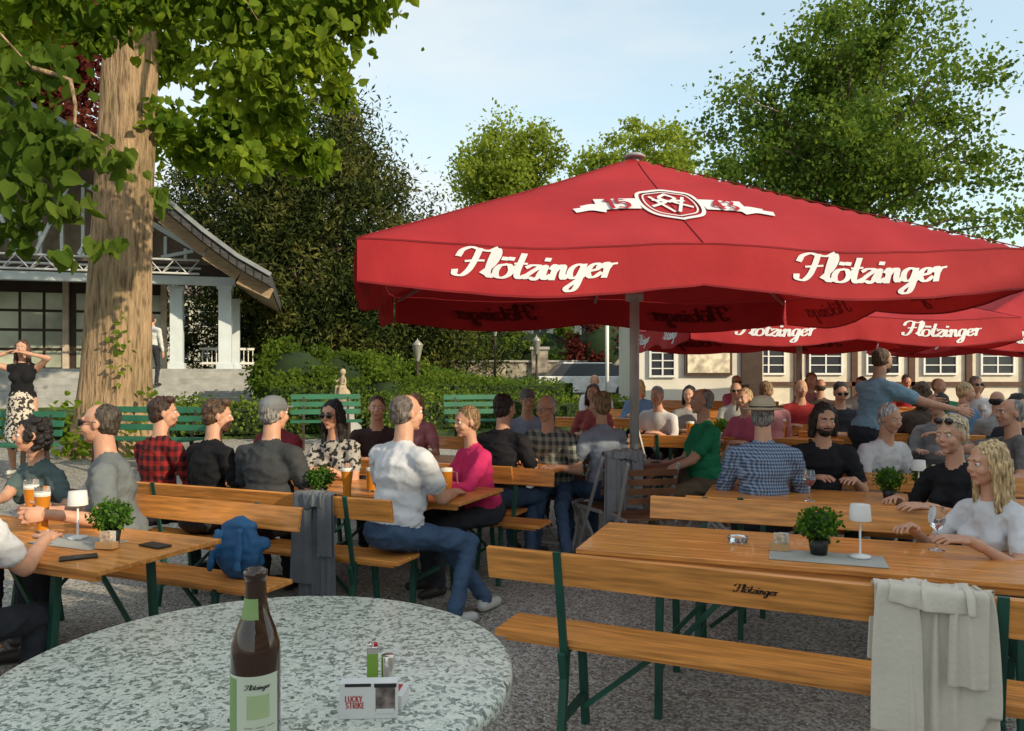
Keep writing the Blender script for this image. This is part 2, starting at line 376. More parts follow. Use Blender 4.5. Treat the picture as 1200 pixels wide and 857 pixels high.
person(SM,-.74,4.80,-40,1.08,shirt=c_(WT),pants=JEANS,hairc=(.12,.10,.085),hair='thin',lean=9,lh=(-.62,5.25,.83),rh=(-.38,5.12,.80),lf=(-.18,5.12,.1),rf=(-.36,4.80,.1),fat=.7,hy=-14,shoes=SHOEW)
person(SW,-.20,5.78,118,1.0,sex='f',shirt=c_((.50,.03,.12)),pants=DARK,hairc=DBL,hair='short',lean=14,hy=5,sleeve='long',rh=(-.62,5.62,.83),lh=(-.55,5.35,.83),hp=6,fat=.3)
person(SW,-1.40,6.30,160,1.02,sex='f',shirt=c_((.36,.34,.31),'spots',(.03,.03,.03)),hairc=BLK,hair='long',glasses='sun',lean=12,hp=6,lh=(-1.4,5.85,.86),rh=(-1.62,5.9,.84))
person(SM,-1.98,6.55,150,1.03,shirt=c_((.16,.02,.03)),hair='bald',hairc=GREYH,lean=4,lod=1)
person(SM,-1.25,7.1,190,1.0,shirt=c_((.05,.03,.03)),hairc=BRN,lean=10,lod=1)
person(SW,-.96,7.8,170,.97,sex='f',shirt=c_((.45,.18,.2)),hairc=BLD,hair='bob',lean=8,lod=1)
person(SM,-.12,6.35,-30,1.05,shirt=c_((.018,.018,.022)),pants=JEANS,hairc=(.03,.02,.016),lean=10,hy=-10)
person(SM,.40,6.95,150,1.03,shirt=c_((.28,.29,.24),'plaid',(.05,.06,.06)),pants=JEANS,hairc=(.42,.41,.40),hair='thin',glasses='clear',lean=18,hp=10,hy=-10,fat=.6,lh=(.38,6.5,.8),rh=(.05,6.65,.85),rf=(.15,6.3,.12),lf=(.45,6.2,.12))
person(SM,.14,8.0,190,1.0,shirt=c_((.25,.32,.44)),hairc=GREYH,hair='thin',hat='cap',lean=10,lod=1,glasses='clear')
person(SW,.83,6.7,25,1.05,sex='f',shirt=c_((.22,.26,.32)),pants=JEANS,hairc=DBL,hair='bun',lean=10,sleeve='long',hy=8)
person(SW,.95,8.9,165,1.0,sex='f',shirt=c_((.35,.1,.1)),hairc=BRN,hair='bob',lean=6,lod=1)
person(SM,1.78,7.0,95,1.06,shirt=c_((.02,.19,.09)),pants=KHAKI,hairc=GREYH,hair='thin',lean=4,hy=-4,fat=.7,lh=(1.35,6.85,.72),rh=(1.4,7.1,.75),lf=(1.2,6.75,.1),rf=(1.12,7.0,.35),sleeve='short')
person(SM,1.74,5.3,-14,1.04,shirt=c_((.24,.31,.42),'check',(.04,.06,.12)),pants=DARK,hairc=GREYH,hair='thin',hat='straw',lean=8,fat=.8,sleeve='roll',hy=-12)
person(SM,2.34,5.9,172,1.03,shirt=c_((.02,.02,.022)),hairc=(.02,.015,.012),hair='bob',beard=True,lean=20,hp=14,hy=5,fat=.4,lh=(2.45,5.5,.83),rh=(2.15,5.5,.85))
person(SM,2.95,6.25,200,1.0,shirt=c_(WT),hairc=(.42,.42,.42),hair='short',lean=14,hp=10,lod=1)
person('standing_man',3.36,7.25,-75,1.04,stand=True,shirt=c_((.20,.33,.43)),pants=DARK,hairc=BRN,hair='thin',beard=True,lean=14,hy=10,hp=12,rh=(4.15,6.9,1.22),lh=(4.2,7.2,1.28),fat=.6,ap=(.3,-.4,-1))
person(SM,3.95,6.0,80,1.03,shirt=c_((.13,.13,.13)),hairc=GREYH,hair='thin',lean=4,rh=(3.45,6.2,1.1),lh=(3.5,5.7,.85),hy=10)
person(SW,2.70,4.55,118,1.0,sex='f',shirt=c_((.015,.015,.017)),hairc=(.42,.33,.22),hair='short',glasses='up',lean=14,hp=5,lh=(2.28,4.2,.86),rh=(2.3,4.6,.84))
person(SW,2.36,3.70,105,.93,sex='f',shirt=c_(WT),pants=JEANS,hairc=(.44,.31,.16),hair='long',lean=8,hp=4,lh=(2.05,3.42,.84),rh=(1.95,3.75,.84),hy=-10)
person('standing_woman',-6.5,10.2,195,1.02,sex='f',stand=True,lean=0,shirt=c_((.012,.012,.014)),pants=c_((.5,.45,.38),'spots',(.04,.035,.03)),hairc=(.07,.04,.03),hair='long',sleeve='none',skirt=True,legskin=True,
       lh=(-6.36,10.06,.27+1.60),rh=(-6.64,10.06,.27+1.60),ap=(1,.3,.1),lod=1,shoes=SHOEW)
person('standing_man',-8.9,19.0,-10,1.0,stand=True,lean=0,shirt=c_((.55,.55,.55)),pants=DARK,lod=1,sleeve='long',zoff=.42)
crowd=[(772,9.3,150),(800,9.6,190),(868,10.2,170),(905,8.8,20),(880,8.2,140),(935,9.8,180),(985,8.9,160),(1080,8.4,-20),(1100,10.5,170),(1125,9.2,200),(1150,10.8,160),(1175,8.6,-30),(1010,11.5,180),(945,12,160),(860,12.3,190),(1060,12.8,170),(1190,7.3,140),(965,10.6,-30),(1230,9,100),(750,11.5,170),(700,12.5,180),(1105,7.6,150)]
cols=[WT,(.40,.18,.2),(.03,.03,.04),(.10,.18,.32),(.42,.42,.38),(.3,.03,.03),(.04,.20,.10),(.22,.22,.22),(.5,.12,.2),(.08,.06,.05)]
for i,(px,d,rz) in enumerate(crowd):
    w=i%3==1
    person(SW if w else SM,(px-600)*d/900,d,rz+random.uniform(-15,15),random.uniform(.97,1.05),sex='f' if w else 'm',shirt=c_(cols[(i*7)%10]),hairc=[GREYH,BRN,BLD,BLK,DBL][(i*3)%5],hair=['short','bob','thin','short','pony','bald'][i%6],
           lean=random.uniform(-2,22),side=random.uniform(-6,6),hy=random.uniform(-45,45),hp=random.uniform(-4,16),lod=2 if d>9 else 1,skin=i%3,glasses=[None,None,'sun','clear'][i%4],fat=random.uniform(0,.8),sleeve=['short','long'][i%2])
for o in PEOPLE: sc.collection.objects.link(o)
print('people',time.time()-T0)
# ------------------------------------------------------------ furniture
FR=rad(-23)
def beer_table(x,y,rz=FR,L=2.2,W=.7):
    b=B()
    for k in range(4):
        b.box((0,-W/2+W/8+k*W/4,.752),(L,W/4-.0015,.024),WOOD)
    for sy in (-1,1): b.box((0,sy*(W/2-.03),.725),(L-.06,.03,.03),WOOD)
    for sx in (-1,1):
        X=sx*(L/2-.38)
        for sy in (-1,1): b.bar((X,sy*(W/2-.1),.73),(X,sy*(W/2-.05),.0),.035,.035,GREEN)
        b.bar((X,-W/2+.08,.72),(X,W/2-.08,.72),.035,.03,GREEN); b.bar((X,-W/2+.07,.22),(X,W/2-.07,.22),.03,.03,GREEN)
        for sy in(-1,1): b.bar((X,sy*.2,.24),(X-sx*.42,sy*.2,.71),.018,.025,GREEN)
    return b.build('beer_table',(x,y,g(x,y)),rz,bevel=.004)
# lettering
GL={'F':(1.35,[[(.8,2.0),(.75,1.2),(.62,.4),(.35,-.05),(.0,.0),(-.08,.3)],[(-.15,1.45),(-.05,1.85),(.35,2.1),(.8,1.98),(1.3,1.95),(1.65,2.2)],[(.3,1.02),(.7,1.1),(1.2,1.18)]]),
'l':(.55,[[(0,.25),(.35,.9),(.5,1.6),(.4,2.1),(.24,1.85),(.2,1.0),(.25,.25),(.42,.02),(.6,.25)]]),
'o':(.95,[[(.5,1.0),(.2,.88),(.08,.5),(.2,.1),(.5,.0),(.78,.2),(.86,.55),(.7,.92),(.48,1.0)],[(.75,.85),(.95,.78),(1.1,.9)],[(.33,1.38),(.34,1.48)],[(.68,1.38),(.69,1.48)]]),
't':(.6,[[(.3,1.8),(.25,1.0),(.25,.3),(.4,.02),(.65,.2)],[(-.02,1.08),(.6,1.12)]]),
'z':(.8,[[(.05,.85),(.3,1.02),(.7,.95),(.35,.5),(.05,.05),(.35,.1),(.6,-.03),(.85,.25)]]),
'i':(.52,[[(.0,.3),(.2,1.0),(.2,.3),(.33,.02),(.55,.25)],[(.22,1.4),(.23,1.5)]]),
'n':(.98,[[(.02,.75),(.2,1.0),(.2,.0)],[(.2,.5),(.45,.95),(.65,.9),(.68,.3),(.8,.02),(1.0,.25)]]),
'g':(.95,[[(.7,.9),(.4,1.0),(.12,.75),(.1,.3),(.3,.02),(.6,.2),(.72,.85)],[(.73,.95),(.72,0),(.6,-.75),(.3,-.92),(.12,-.7),(.4,-.35),(.95,.25)]]),
'e':(.78,[[(.1,.45),(.55,.6),(.6,.9),(.4,1.0),(.15,.8),(.1,.35),(.3,.02),(.55,.05),(.8,.3)]]),
'r':(.75,[[(.0,.75),(.15,1.0),(.28,.9),(.27,.0)],[(.28,.55),(.45,.9),(.75,.98)]]),
'1':(.8,[[(.1,1.5),(.4,1.9),(.4,0)]]),'5':(1.0,[[(.8,1.9),(.2,1.9),(.15,1.1),(.5,1.2),(.8,.9),(.8,.35),(.5,0),(.1,.15)]]),
'4':(1.0,[[(.6,0),(.6,1.0),(.6,1.9)],[(.6,1.9),(.1,.6),(.9,.6)]]),'3':(.9,[[(.1,1.7),(.45,1.9),(.75,1.6),(.5,1.05),(.8,.6),(.6,.08),(.1,.12)]]),
'L':(.8,[[(.15,1.4),(.15,0)],[(.15,0),(.7,0)]]),'U':(.9,[[(.1,1.4),(.1,.3),(.4,0),(.7,.3),(.7,1.4)]]),'C':(.9,[[(.75,1.2),(.4,1.4),(.1,.7),(.4,0),(.75,.2)]]),'K':(.9,[[(.15,1.4),(.15,0)],[(.7,1.4),(.2,.7)],[(.3,.8),(.75,0)]]),'Y':(.9,[[(.1,1.4),(.4,.7)],[(.7,1.4),(.4,.7)],[(.4,.7),(.4,0)]]),
'S':(.9,[[(.7,1.25),(.4,1.4),(.12,1.05),(.65,.45),(.4,0),(.1,.15)]]),'T':(.9,[[(.0,1.4),(.8,1.4)],[(.4,1.4),(.4,0)]]),'R':(.9,[[(.15,0),(.15,1.4)],[(.15,1.4),(.65,1.25),(.6,.75),(.15,.7)],[(.35,.7),(.75,0)]]),'I':(.45,[[(.2,1.4),(.2,0)]]),'E':(.8,[[(.15,0),(.15,1.4)],[(.15,1.4),(.65,1.4)],[(.15,.7),(.6,.7)],[(.15,0),(.65,0)]])}
TXT='Flotzinger'
def crom(P,k=6):
    P=[Vector((*p,0)) for p in P]; 
    if len(P)==2: return [P[0].lerp(P[1],i/k) for i in range(k+1)]
    Q=[P[0]*2-P[1]]+P+[P[-1]*2-P[-2]]; out=[]
    for i in range(1,len(Q)-2):
        for j in range(k):
            t=j/k;a,b,c,d=Q[i-1:i+3]; out.append(.5*((2*b)+(c-a)*t+(2*a-5*b+4*c-d)*t*t+(3*b-a-3*c+d)*t**3))
    return out+[P[-1]]
def stroke(b,pts,mp,mat,w0=.07,w1=.10,k=6,sc_=1,ox=0,oy=0,slant=.25,const=False,ys=1):
    P=crom(pts,k); vs=[];fs=[]
    for i,p in enumerate(P):
        d=(P[min(i+1,len(P)-1)]-P[max(0,i-1)]); d=d.normalized() if d.length>0 else Vector((1,0,0))
        h=w0 if const else w0+w1*max(0,abs(d.y))**1.5
        n=Vector((-d.y,d.x,0))*h
        if i==0: p=p-d*h*.5
        if i==len(P)-1: p=p+d*h*.5
        for q in (p+n,p,p-n): vs.append(mp((q.x+q.y*slant)*sc_+ox,q.y*sc_*ys+oy))
    for i in range(len(P)-1):
        for j in (0,1): fs.append((3*i+j,3*i+j+1,3*i+j+4,3*i+j+3))
    b.add(vs,fs,mat)
def letters(b,txt,mp,width,mat,centre=True,slant=.25,oy=0,ox=0,ys=1,w1=.10,w0=.07):
    tot=sum(GL[c][0] for c in txt); s=width/tot; x=ox-(width/2 if centre else 0)
    for ch in txt:
        for st in GL[ch][1]: stroke(b,st,mp,mat,sc_=s,ox=x,oy=-s*.5*ys+oy,slant=slant,ys=ys,w1=w1,w0=w0)
        x+=GL[ch][0]*s
def bench(x,y,rz=FR,L=2.2,back=True,name=None,logo=False):
    b=B(); b.box((0,0,.458),(L,.26,.026),WOOD)
    for sy in (-1,1): b.box((0,sy*.1,.436),(L-.08,.025,.02),WOOD)
    for sx in (-1,1):
        X=sx*(L/2-.32)
        b.bar((X,.10,.44),(X,.16,0),.032,.032,GREEN); b.bar((X,-.10,.44),(X,-.17,0),.032,.032,GREEN)
        b.bar((X,-.13,.42),(X,.13,.42),.034,.028,GREEN); b.bar((X,-.15,.14),(X,.15,.14),.028,.028,GREEN)
        b.bar((X-sx*.05,0,.15),(X-sx*.38,0,.43),.018,.022,GREEN)
        if back: b.bar((X+.001,-.125,.40),(X+.001,-.215,.855),.034,.012,GREEN,up=(0,1,0)); b.bar((X,-.16,.42),(X,-.125,.30),.03,.02,GREEN)
    if back:
        R=Matrix.Rotation(rad(11),3,'X'); b.box((0,-.19,.782),(L,.024,.135),WOOD,R)
    if logo:
        R=Matrix.Rotation(rad(11),3,'X')
        def mp(u,v): return Vector((0.0,-.19,.782))+R@Vector((u,-.0135,v))
        letters(b,TXT,mp,.155,M('logo_brown',(.03,.015,.01)),ys=.8)
    return b.build(name or ('bench_with_backrest' if back else 'beer_bench'),(x,y,g(x,y)),rz,bevel=.004)
def redfabric():
    m=bpy.data.materials.new('red_canvas'); m.use_nodes=True; t=m.node_tree; p=t.nodes['Principled BSDF']
    tc=N(t,'ShaderNodeTexCoord'); n=N(t,'ShaderNodeTexNoise',Scale=1.5,Detail=4.0); t.links.new(tc.outputs['Object'],n.inputs['Vector'])
    r=ramp(t,n.outputs['Fac'],[(.3,(.30,.014,.020)),(.7,(.40,.024,.030))]); t.links.new(r.outputs[0],p.inputs['Base Color'])
    p.inputs['Roughness'].default_value=.75; p.inputs['Specular IOR Level'].default_value=.25
    b=N(t,'ShaderNodeBump',Strength=.4,Distance=.025); n2=N(t,'ShaderNodeTexNoise',Scale=4.0,Detail=4.0); t.links.new(tc.outputs['Object'],n2.inputs['Vector']); t.links.new(n2.outputs['Fac'],b.inputs['Height']); t.links.new(b.outputs[0],p.inputs['Normal'])
    tl=N(t,'ShaderNodeBsdfTranslucent'); tl.inputs[0].default_value=(.5,.02,.02,1); mx=N(t,'ShaderNodeMixShader'); mx.inputs[0].default_value=.12
    t.links.new(p.outputs[0],mx.inputs[1]); t.links.new(tl.outputs[0],mx.inputs[2]); t.links.new(mx.outputs[0],t.nodes['Material Output'].inputs[0]); return m
RED=redfabric(); PRINT=M('white_print',(.62,.62,.64),.7,var=.02); HEM=M('hem_red',(.19,.008,.013),.85); SHOW=M('print_show_through',(.10,.004,.006),.9)
def umbrella(x,y,rz,W=4.4,D=3.7,ze=2.45,zp=3.57,vh=.36):
    b=B(); hw,hd=W/2,D/2; z0=g(x,y)
    def surf(px,py):
        k=max(abs(px)/hw,abs(py)/hd,1e-4); s=(px/hw if abs(py)/hd>=abs(px)/hw else py/hd)/k
        z=zp-(zp-ze)*(k**.94); z-=.045*k*math.sin(math.pi*min(1,abs(s)))**2*(.35+.65*k)
        z+=.010*noise.noise((px*1.2,py*1.2,x))+.006*noise.noise((px*5,py*2,x))*k
        return z
    n=24
    vs=[];fs=[]
    for i in range(2*n+1):
        for j in range(2*n+1):
            px=-hw+W*i/(2*n);py=-hd+D*j/(2*n); vs.append((px,py,surf(px,py)))
    for i in range(2*n):
        for j in range(2*n):
            a=i*(2*n+1)+j; fs.append((a,a+2*n+1,a+2*n+2,a+1))
    b.add(vs,fs,RED,True)
    QN={0:(0,-1),1:(1,0),2:(0,1),3:(-1,0)}
    def val(side,u,v):
        if side==0: px,py,nx,ny=u*hw,-hd,0,-1
        elif side==1: px,py,nx,ny=hw,u*hd,1,0
        elif side==2: px,py,nx,ny=-u*hw,hd,0,1
        else: px,py,nx,ny=-hw,-u*hd,-1,0
        h=vh*(.84+.16*math.sin(math.pi*abs(u))**.7)
        out=.004+.06*v*math.sin(math.pi*abs(u))+.03*v*noise.noise((u*5+side*7,v,x))+.012*v*noise.noise((u*14,v,x))+.015*v
        return Vector((px+nx*out,py+ny*out,surf(px,py)-v*h+.002))
    for sd in range(4):
        vs=[];fs=[];nu,nv=64,6
        for i in range(nu+1):
            for j in range(nv+1): vs.append(val(sd,-1+2*i/nu,j/nv))
        for i in range(nu):
            for j in range(nv): a=i*(nv+1)+j; fs.append((a,a+1,a+nv+2,a+nv+1))
        b.add(vs,fs,RED,True)
        q=Vector((*QN[sd],0))
        for v0,v1 in ((.0,.035),(.955,1.0)):
            vs=[];fs=[]
            for i in range(nu+1):
                for vv_ in (v0,v1): vs.append(val(sd,-1+2*i/nu,vv_)+q*.004)
            for i in range(nu): fs.append((2*i,2*i+1,2*i+3,2*i+2))
            b.add(vs,fs,HEM,True)
        for cx in (-.5,.5):
            ww=hw if sd%2==0 else hd
            def mp(u,v,sd=sd,cx=cx,ww=ww,s_=1):
                p=val(sd,cx+u/ww,.5-v/vh); return p+Vector((*QN[sd],0))*.008*s_
            letters(b,TXT,mp,1.02 if ww>1.9 else .9,PRINT,ys=.72)
            if sd==2: letters(b,TXT,lambda u,v,sd=sd,cx=cx:mp(u,v,sd,cx,hw,-1),.9,SHOW,ys=.72)
    for a,c in ((1,1),(1,-1),(-1,1),(-1,-1),(1,0),(-1,0),(0,1),(0,-1)):
        pts=[(a*hw*k/14,c*hd*k/14,surf(a*hw*k/14,c*hd*k/14)+.003) for k in range(1,15)]; b.path(pts,[.0045]*14,HEM,5)
    def ml(u,v):
        py=-hd*.60+v*1.35; px=u; return Vector((px,py,surf(px,py)+.014))
    def poly(P,w,mat=PRINT): stroke(b,P,ml,mat,w0=w,k=8,slant=0,const=True)
    sh=[(0,-.24),(.16,-.17),(.22,-.02),(.2,.15),(.1,.19),(0,.21),(-.1,.19),(-.2,.15),(-.22,-.02),(-.16,-.17),(0,-.24)]
    sh=[(p[0]*1.05,p[1]) for p in sh]; poly(sh,.014); poly([(p[0]*.82,p[1]*.82) for p in sh],.006)
    for q in (-1,1):
        for k in range(3): poly([(q*.26,(k-1)*.052),(q*.40,(k-1)*.052+.004),(q*.56,(k-1)*.052)],.028)
        poly([(q*.53,-.09),(q*.63,-.06),(q*.74,-.09)],.028); poly([(q*.53,-.04),(q*.60,-.02),(q*.68,-.045)],.026)
        poly([(q*.02,-.13),(q*.13,.1)],.012); poly([(q*.15,-.05),(q*.03,.02),(q*.12,.05)],.014); poly([(0,.14),(q*.06,.08),(q*.0,.02)],.014)
    def ml2(u,v): return ml(u,v)+Vector((0,-.004,.012))
    letters(b,'15',ml2,.19,RED,slant=0,ox=-.41,oy=-.045,w0=.10,w1=.05,ys=.72); letters(b,'43',ml2,.19,RED,slant=0,ox=.41,oy=-.045,w0=.10,w1=.05,ys=.72)
    b.tube((0,0,0),(0,0,zp+.02),.043,.043,STEEL,18); b.lathe([(0,.045),(.06,.04),(.10,.015),(.09,0),(.0,0)],(0,0,zp-.01),M('cap_plate',(.30,.30,.31),.5))
    hub=ze-.15; b.lathe([(.043,-.06),(.08,-.05),(.08,.05),(.043,.06)],(0,0,hub),STEEL)
    for a,c in ((1,1),(1,-1),(-1,1),(-1,-1),(1,0),(-1,0),(0,1),(0,-1)):
        e=Vector((a*hw*.985,c*hd*.985,ze-.045)); top=Vector((0,0,zp-.06)); b.bar(top,e,.022,.03,STEEL)
        b.bar((0,0,hub),top.lerp(e,.5),.018,.022,STEEL)
    for k in range(4):
        a=k*math.pi/2; b.box((math.cos(a)*.28,math.sin(a)*.28,.05),(.48,.48,.08),M('concrete_slab',(.3,.3,.29),.9))
    b.lathe([(.05,0),(.05,.5),(.055,.5),(.055,0)],(0,0,.0),STEEL)
    return b.build('beer_garden_umbrella',(x,y,z0),rz)
umbrella(1.10,6.9,rad(5.0),W=4.5,ze=2.43,zp=3.52,vh=.335)
umbrella(4.45,11.9,rad(2),ze=2.12,zp=2.95); umbrella(9.4,13.8,rad(-3),ze=2.02,zp=2.9); umbrella(7.0,18.2,rad(3),ze=2.05,zp=2.9); umbrella(12.8,19.2,rad(3),ze=2.05,zp=2.9)
uu=Vector((math.cos(FR),math.sin(FR),0)); vv=Vector((-uu.y,uu.x,0))
r1=rad(-20); ur=Vector((math.cos(r1),math.sin(r1),0)); vr=Vector((-ur.y,ur.x,0)); A=Vector((.30,3.62,0))
c=A+ur*1.1+vr*.35; beer_table(c.x,c.y,r1)
rb=rad(-24); ub=Vector((math.cos(rb),math.sin(rb),0)); vb=Vector((-ub.y,ub.x,0))
c=Vector((-.1,3.3,0))+ub*1.1+vb*.19; bench(c.x,c.y,rb,logo=True); NB=c
c=A+ur*1.25+vr*.98; bench(c.x,c.y,r1+math.pi)
c2=A+ur*1.45+vr*1.45; bench(c2.x,c2.y,r1)
c2=A+ur*1.5+vr*2.05; beer_table(c2.x,c2.y,r1)
c2=A+ur*1.6+vr*2.65; bench(c2.x,c2.y,r1+math.pi)
FRc=Vector((-1.45,3.84,0)); c=FRc-uu*1.1-vv*.35; beer_table(c.x,c.y)
c=Vector((-1.17,4.24,0))-uu*1.1-vv*.19; bench(c.x,c.y,FR+math.pi)
c=FRc-uu*1.45-vv*1.0; bench(c.x,c.y,FR)
c=Vector((-.70,4.5,0))-uu*1.1+vv*.19; bench(c.x,c.y,FR)
MRc=Vector((-.06,5.55,0)); c=MRc-uu*1.1-vv*.35; beer_table(c.x,c.y)
c=MRc-uu*.9+vv*.33; bench(c.x,c.y,FR+math.pi)
c=Vector((.02,6.1,0))-uu*1.1+vv*.15; bench(c.x,c.y,FR)
c=Vector((.62,6.95,0))-uu*1.1-vv*.35; beer_table(c.x,c.y)
c=Vector((.4,7.5,0))-uu*.9; bench(c.x,c.y,FR+math.pi)
for tx,ty in ((2.6,8.9),(4.6,9.2),(4.0,10.9),(6.4,10.6),(6.0,12.6),(8.4,12.2),(1.9,10.8),(3.2,12.6)):
    beer_table(tx,ty,r1); a,b_=-vr*.62,vr*.62; bench(tx+a.x,ty+a.y,r1); bench(tx+b_.x,ty+b_.y,r1+math.pi)
CHW=M('chair_wood',(.16,.07,.035),.5,var=.25,stretch=(1,8,1))
def chair(x,y,rz):
    b=B()
    for k in range(6): b.box((0,-.17+k*.068,.45),(.40,.05,.018),CHW)
    for k in range(4): b.box((0,-.215-.012*k,.60+k*.075),(.40,.014,.05),CHW,Matrix.Rotation(rad(9),3,'X'))
    for q in (-1,1):
        b.bar((q*.205,-.26,.90),(q*.205,.2,.01),.02,.03,STEEL); b.bar((q*.185,.17,.45),(q*.185,-.24,.01),.02,.03,STEEL); b.bar((q*.205,-.22,.44),(q*.205,.2,.44),.012,.03,STEEL)
    b.bar((-.2,-.2,.06),(.2,-.2,.06),.015,.02,STEEL); b.bar((-.2,.18,.06),(.2,.18,.06),.015,.02,STEEL)
    return b.build('folding_chair',(x,y,g(x,y)),rz,bevel=.003)
chair(.83,6.65,rad(25)); chair(1.80,7.0,rad(95)); chair(1.25,7.9,rad(200)); chair(1.9,8.2,rad(120)); chair(1.05,6.2,rad(10))
chair(.45,7.0,rad(150))
b=B(); b.lathe([(0,.74),(.36,.74),(.365,.725),(.36,.71),(0,.71)],(0,0,0),CHW); b.tube((0,0,0),(0,0,.72),.03,.03,STEEL)
for k in range(4): b.bar((0,0,.06),(math.cos(k*1.57)*.28,math.sin(k*1.57)*.28,.01),.03,.03,STEEL)
b.build('round_table',(1.15,7.1,g(1.15,7.1)))
# ------------------------------------------------------------ draped jackets (small cloth solver), backpack
def drape(w,L1,L2,nu,nv,comp,seed,thick=.02,xo=0,steps=230,amp=1):
    r_=np.random.default_rng(seed); du=w/(nu-1); dv=(L1+L2)/(nv-1)
    U,Vv=np.meshgrid(np.linspace(-.5,.5,nu),np.linspace(0,1,nv),indexing='ij')
    flare=comp+(1-comp)*.45*np.clip((1-Vv)*(L1+L2)/L1-.25,0,1)*0
    P=np.stack([U*w*(comp+flare*0)+xo,-L1+(L1+L2)*Vv,.02+0*U],2)
    ph=r_.uniform(0,6,4); P[...,2]+=amp*(.016*np.sin(U*w*46+ph[0]+Vv*3)+.010*np.sin(U*w*83+ph[1]-Vv*4))+r_.normal(size=U.shape)*.001
    P[...,1]+=.04*np.sin(U*7+ph[2])+.02*np.sin(U*19+ph[3])
    O=P.copy(); dt=.012
    def con(a,b,l,k):
        d=b-a; n=np.linalg.norm(d,axis=2,keepdims=True)+1e-9; c_=d*(.5*k*(n-l)/n); a+=c_; b-=c_
    sh_=math.hypot(du,dv)
    for s_ in range(steps):
        vel=(P-O)*.985; O=P.copy(); P=P+vel; P[...,2]-=9.8*dt*dt
        for it in range(6):
            for p in (0,1):
                m=(nu-p)//2*2; con(P[p:p+m:2],P[p+1:p+m:2],du,1)
                m=(nv-p)//2*2; con(P[:,p:p+m:2],P[:,p+1:p+m:2],dv,1)
                m=(nu-p)//2*2; con(P[p:p+m:2,:-1],P[p+1:p+m:2,1:],sh_,.4); con(P[p:p+m:2,1:],P[p+1:p+m:2,:-1],sh_,.4)
            for p in range(4):
                a=P[p::4]; b2=P[p+2::4]; m=min(len(a),len(b2)); con(a[:m],b2[:m],2*du,.05)
                a=P[:,p::4]; b2=P[:,p+2::4]; m=min(a.shape[1],b2.shape[1]); con(a[:,:m],b2[:,:m],2*dv,.10)
            y=P[...,1]; z=P[...,2]; ins=(np.abs(y)<thick)&(z<0)
            top=ins&(z>-.03)&(O[...,2]>-.02); sd=ins&~top
            P[...,2]=np.where(top,0,z); P[...,1]=np.where(sd,np.where(y<0,-thick,thick),y)
            P[top]=np.where([True,True,False],O[top]*.97+P[top]*.03,P[top])
    return P
def jacket(name,x,y,z,rz,w,L1,L2,mat,seed,sl=True,comp=.68):
    b=B()
    def put(P):
        nu,nv=P.shape[:2]; fs=[]
        for i in range(nu-1):
            for j in range(nv-1): a=i*nv+j; fs.append((a,a+nv,a+nv+1,a+1))
        b.add(P.reshape(-1,3).tolist(),fs,mat,True)
    put(drape(w,L1,L2,40,58,comp,seed))
    if sl:
        put(drape(.17,L1*.88,.12,14,34,.6,seed+1,.040,-w*comp*.34,160)); put(drape(.15,L1*.62,.10,14,30,.62,seed+2,.044,w*comp*.30,160))
        put(drape(w*.6,.13,.10,22,16,.7,seed+3,.050,0,140,1.3))
    o=b.build(name,(x,y,z),rz,solid=.004); sb=o.modifiers.new('u','SUBSURF'); sb.levels=sb.render_levels=1; return o
q=NB+ub*.58-vb*.21; jacket('draped_jacket',q.x,q.y,.868,rb,.56,.53,.26,M('cream_jacket',(.56,.51,.43),.9,bump=.3,bs=60,var=.05),11,comp=.56)
q=Vector((-.7,4.5,0))-uu*.52-vv*.02; jacket('draped_jacket',q.x,q.y,.868,FR,.36,.60,.2,M('grey_jacket',(.11,.12,.135),.9,bump=.4,bs=30),4)
jacket('draped_jacket',.93,6.42,.95,rad(25),.52,.62,.2,M('grey_jacket2',(.20,.21,.225),.9,bump=.4,bs=30),8)
print('cloth',time.time()-T0)
BLUE=M('backpack_blue',(.012,.08,.20),.6,bump=.3,bs=60)
pr=[('e',(0,0,.2),(.15,.09,.2),None,'shirt'),('e',(0,-.06,.14),(.12,.06,.12),None,'shirt'),('e',(0,0,.36),(.12,.07,.06),None,'shirt'),('c',(-.08,.08,.33),(-.1,.11,.08),.02,.02,'shirt'),('c',(.08,.08,.33),(.1,.11,.08),.02,.02,'shirt'),('c',(-.03,0,.42),(.03,0,.42),.012,.012,'shirt'),('c',(-.12,-.05,.24),(.12,-.05,.24),.05,.05,'shirt')]
V,F,L,NO=remesh(pr,.009,2)
V=V+NO*np.array([noise.noise((p[0]*20,p[1]*20,p[2]*20))*.008 for p in V])[:,None]
o=mesh_np('backpack',V,F,BLUE,smooth=True); o.location=(-1.50,4.20,.46); o.rotation_euler=(.12,.1,rad(150)); o.scale=(1.1,.9,.8)
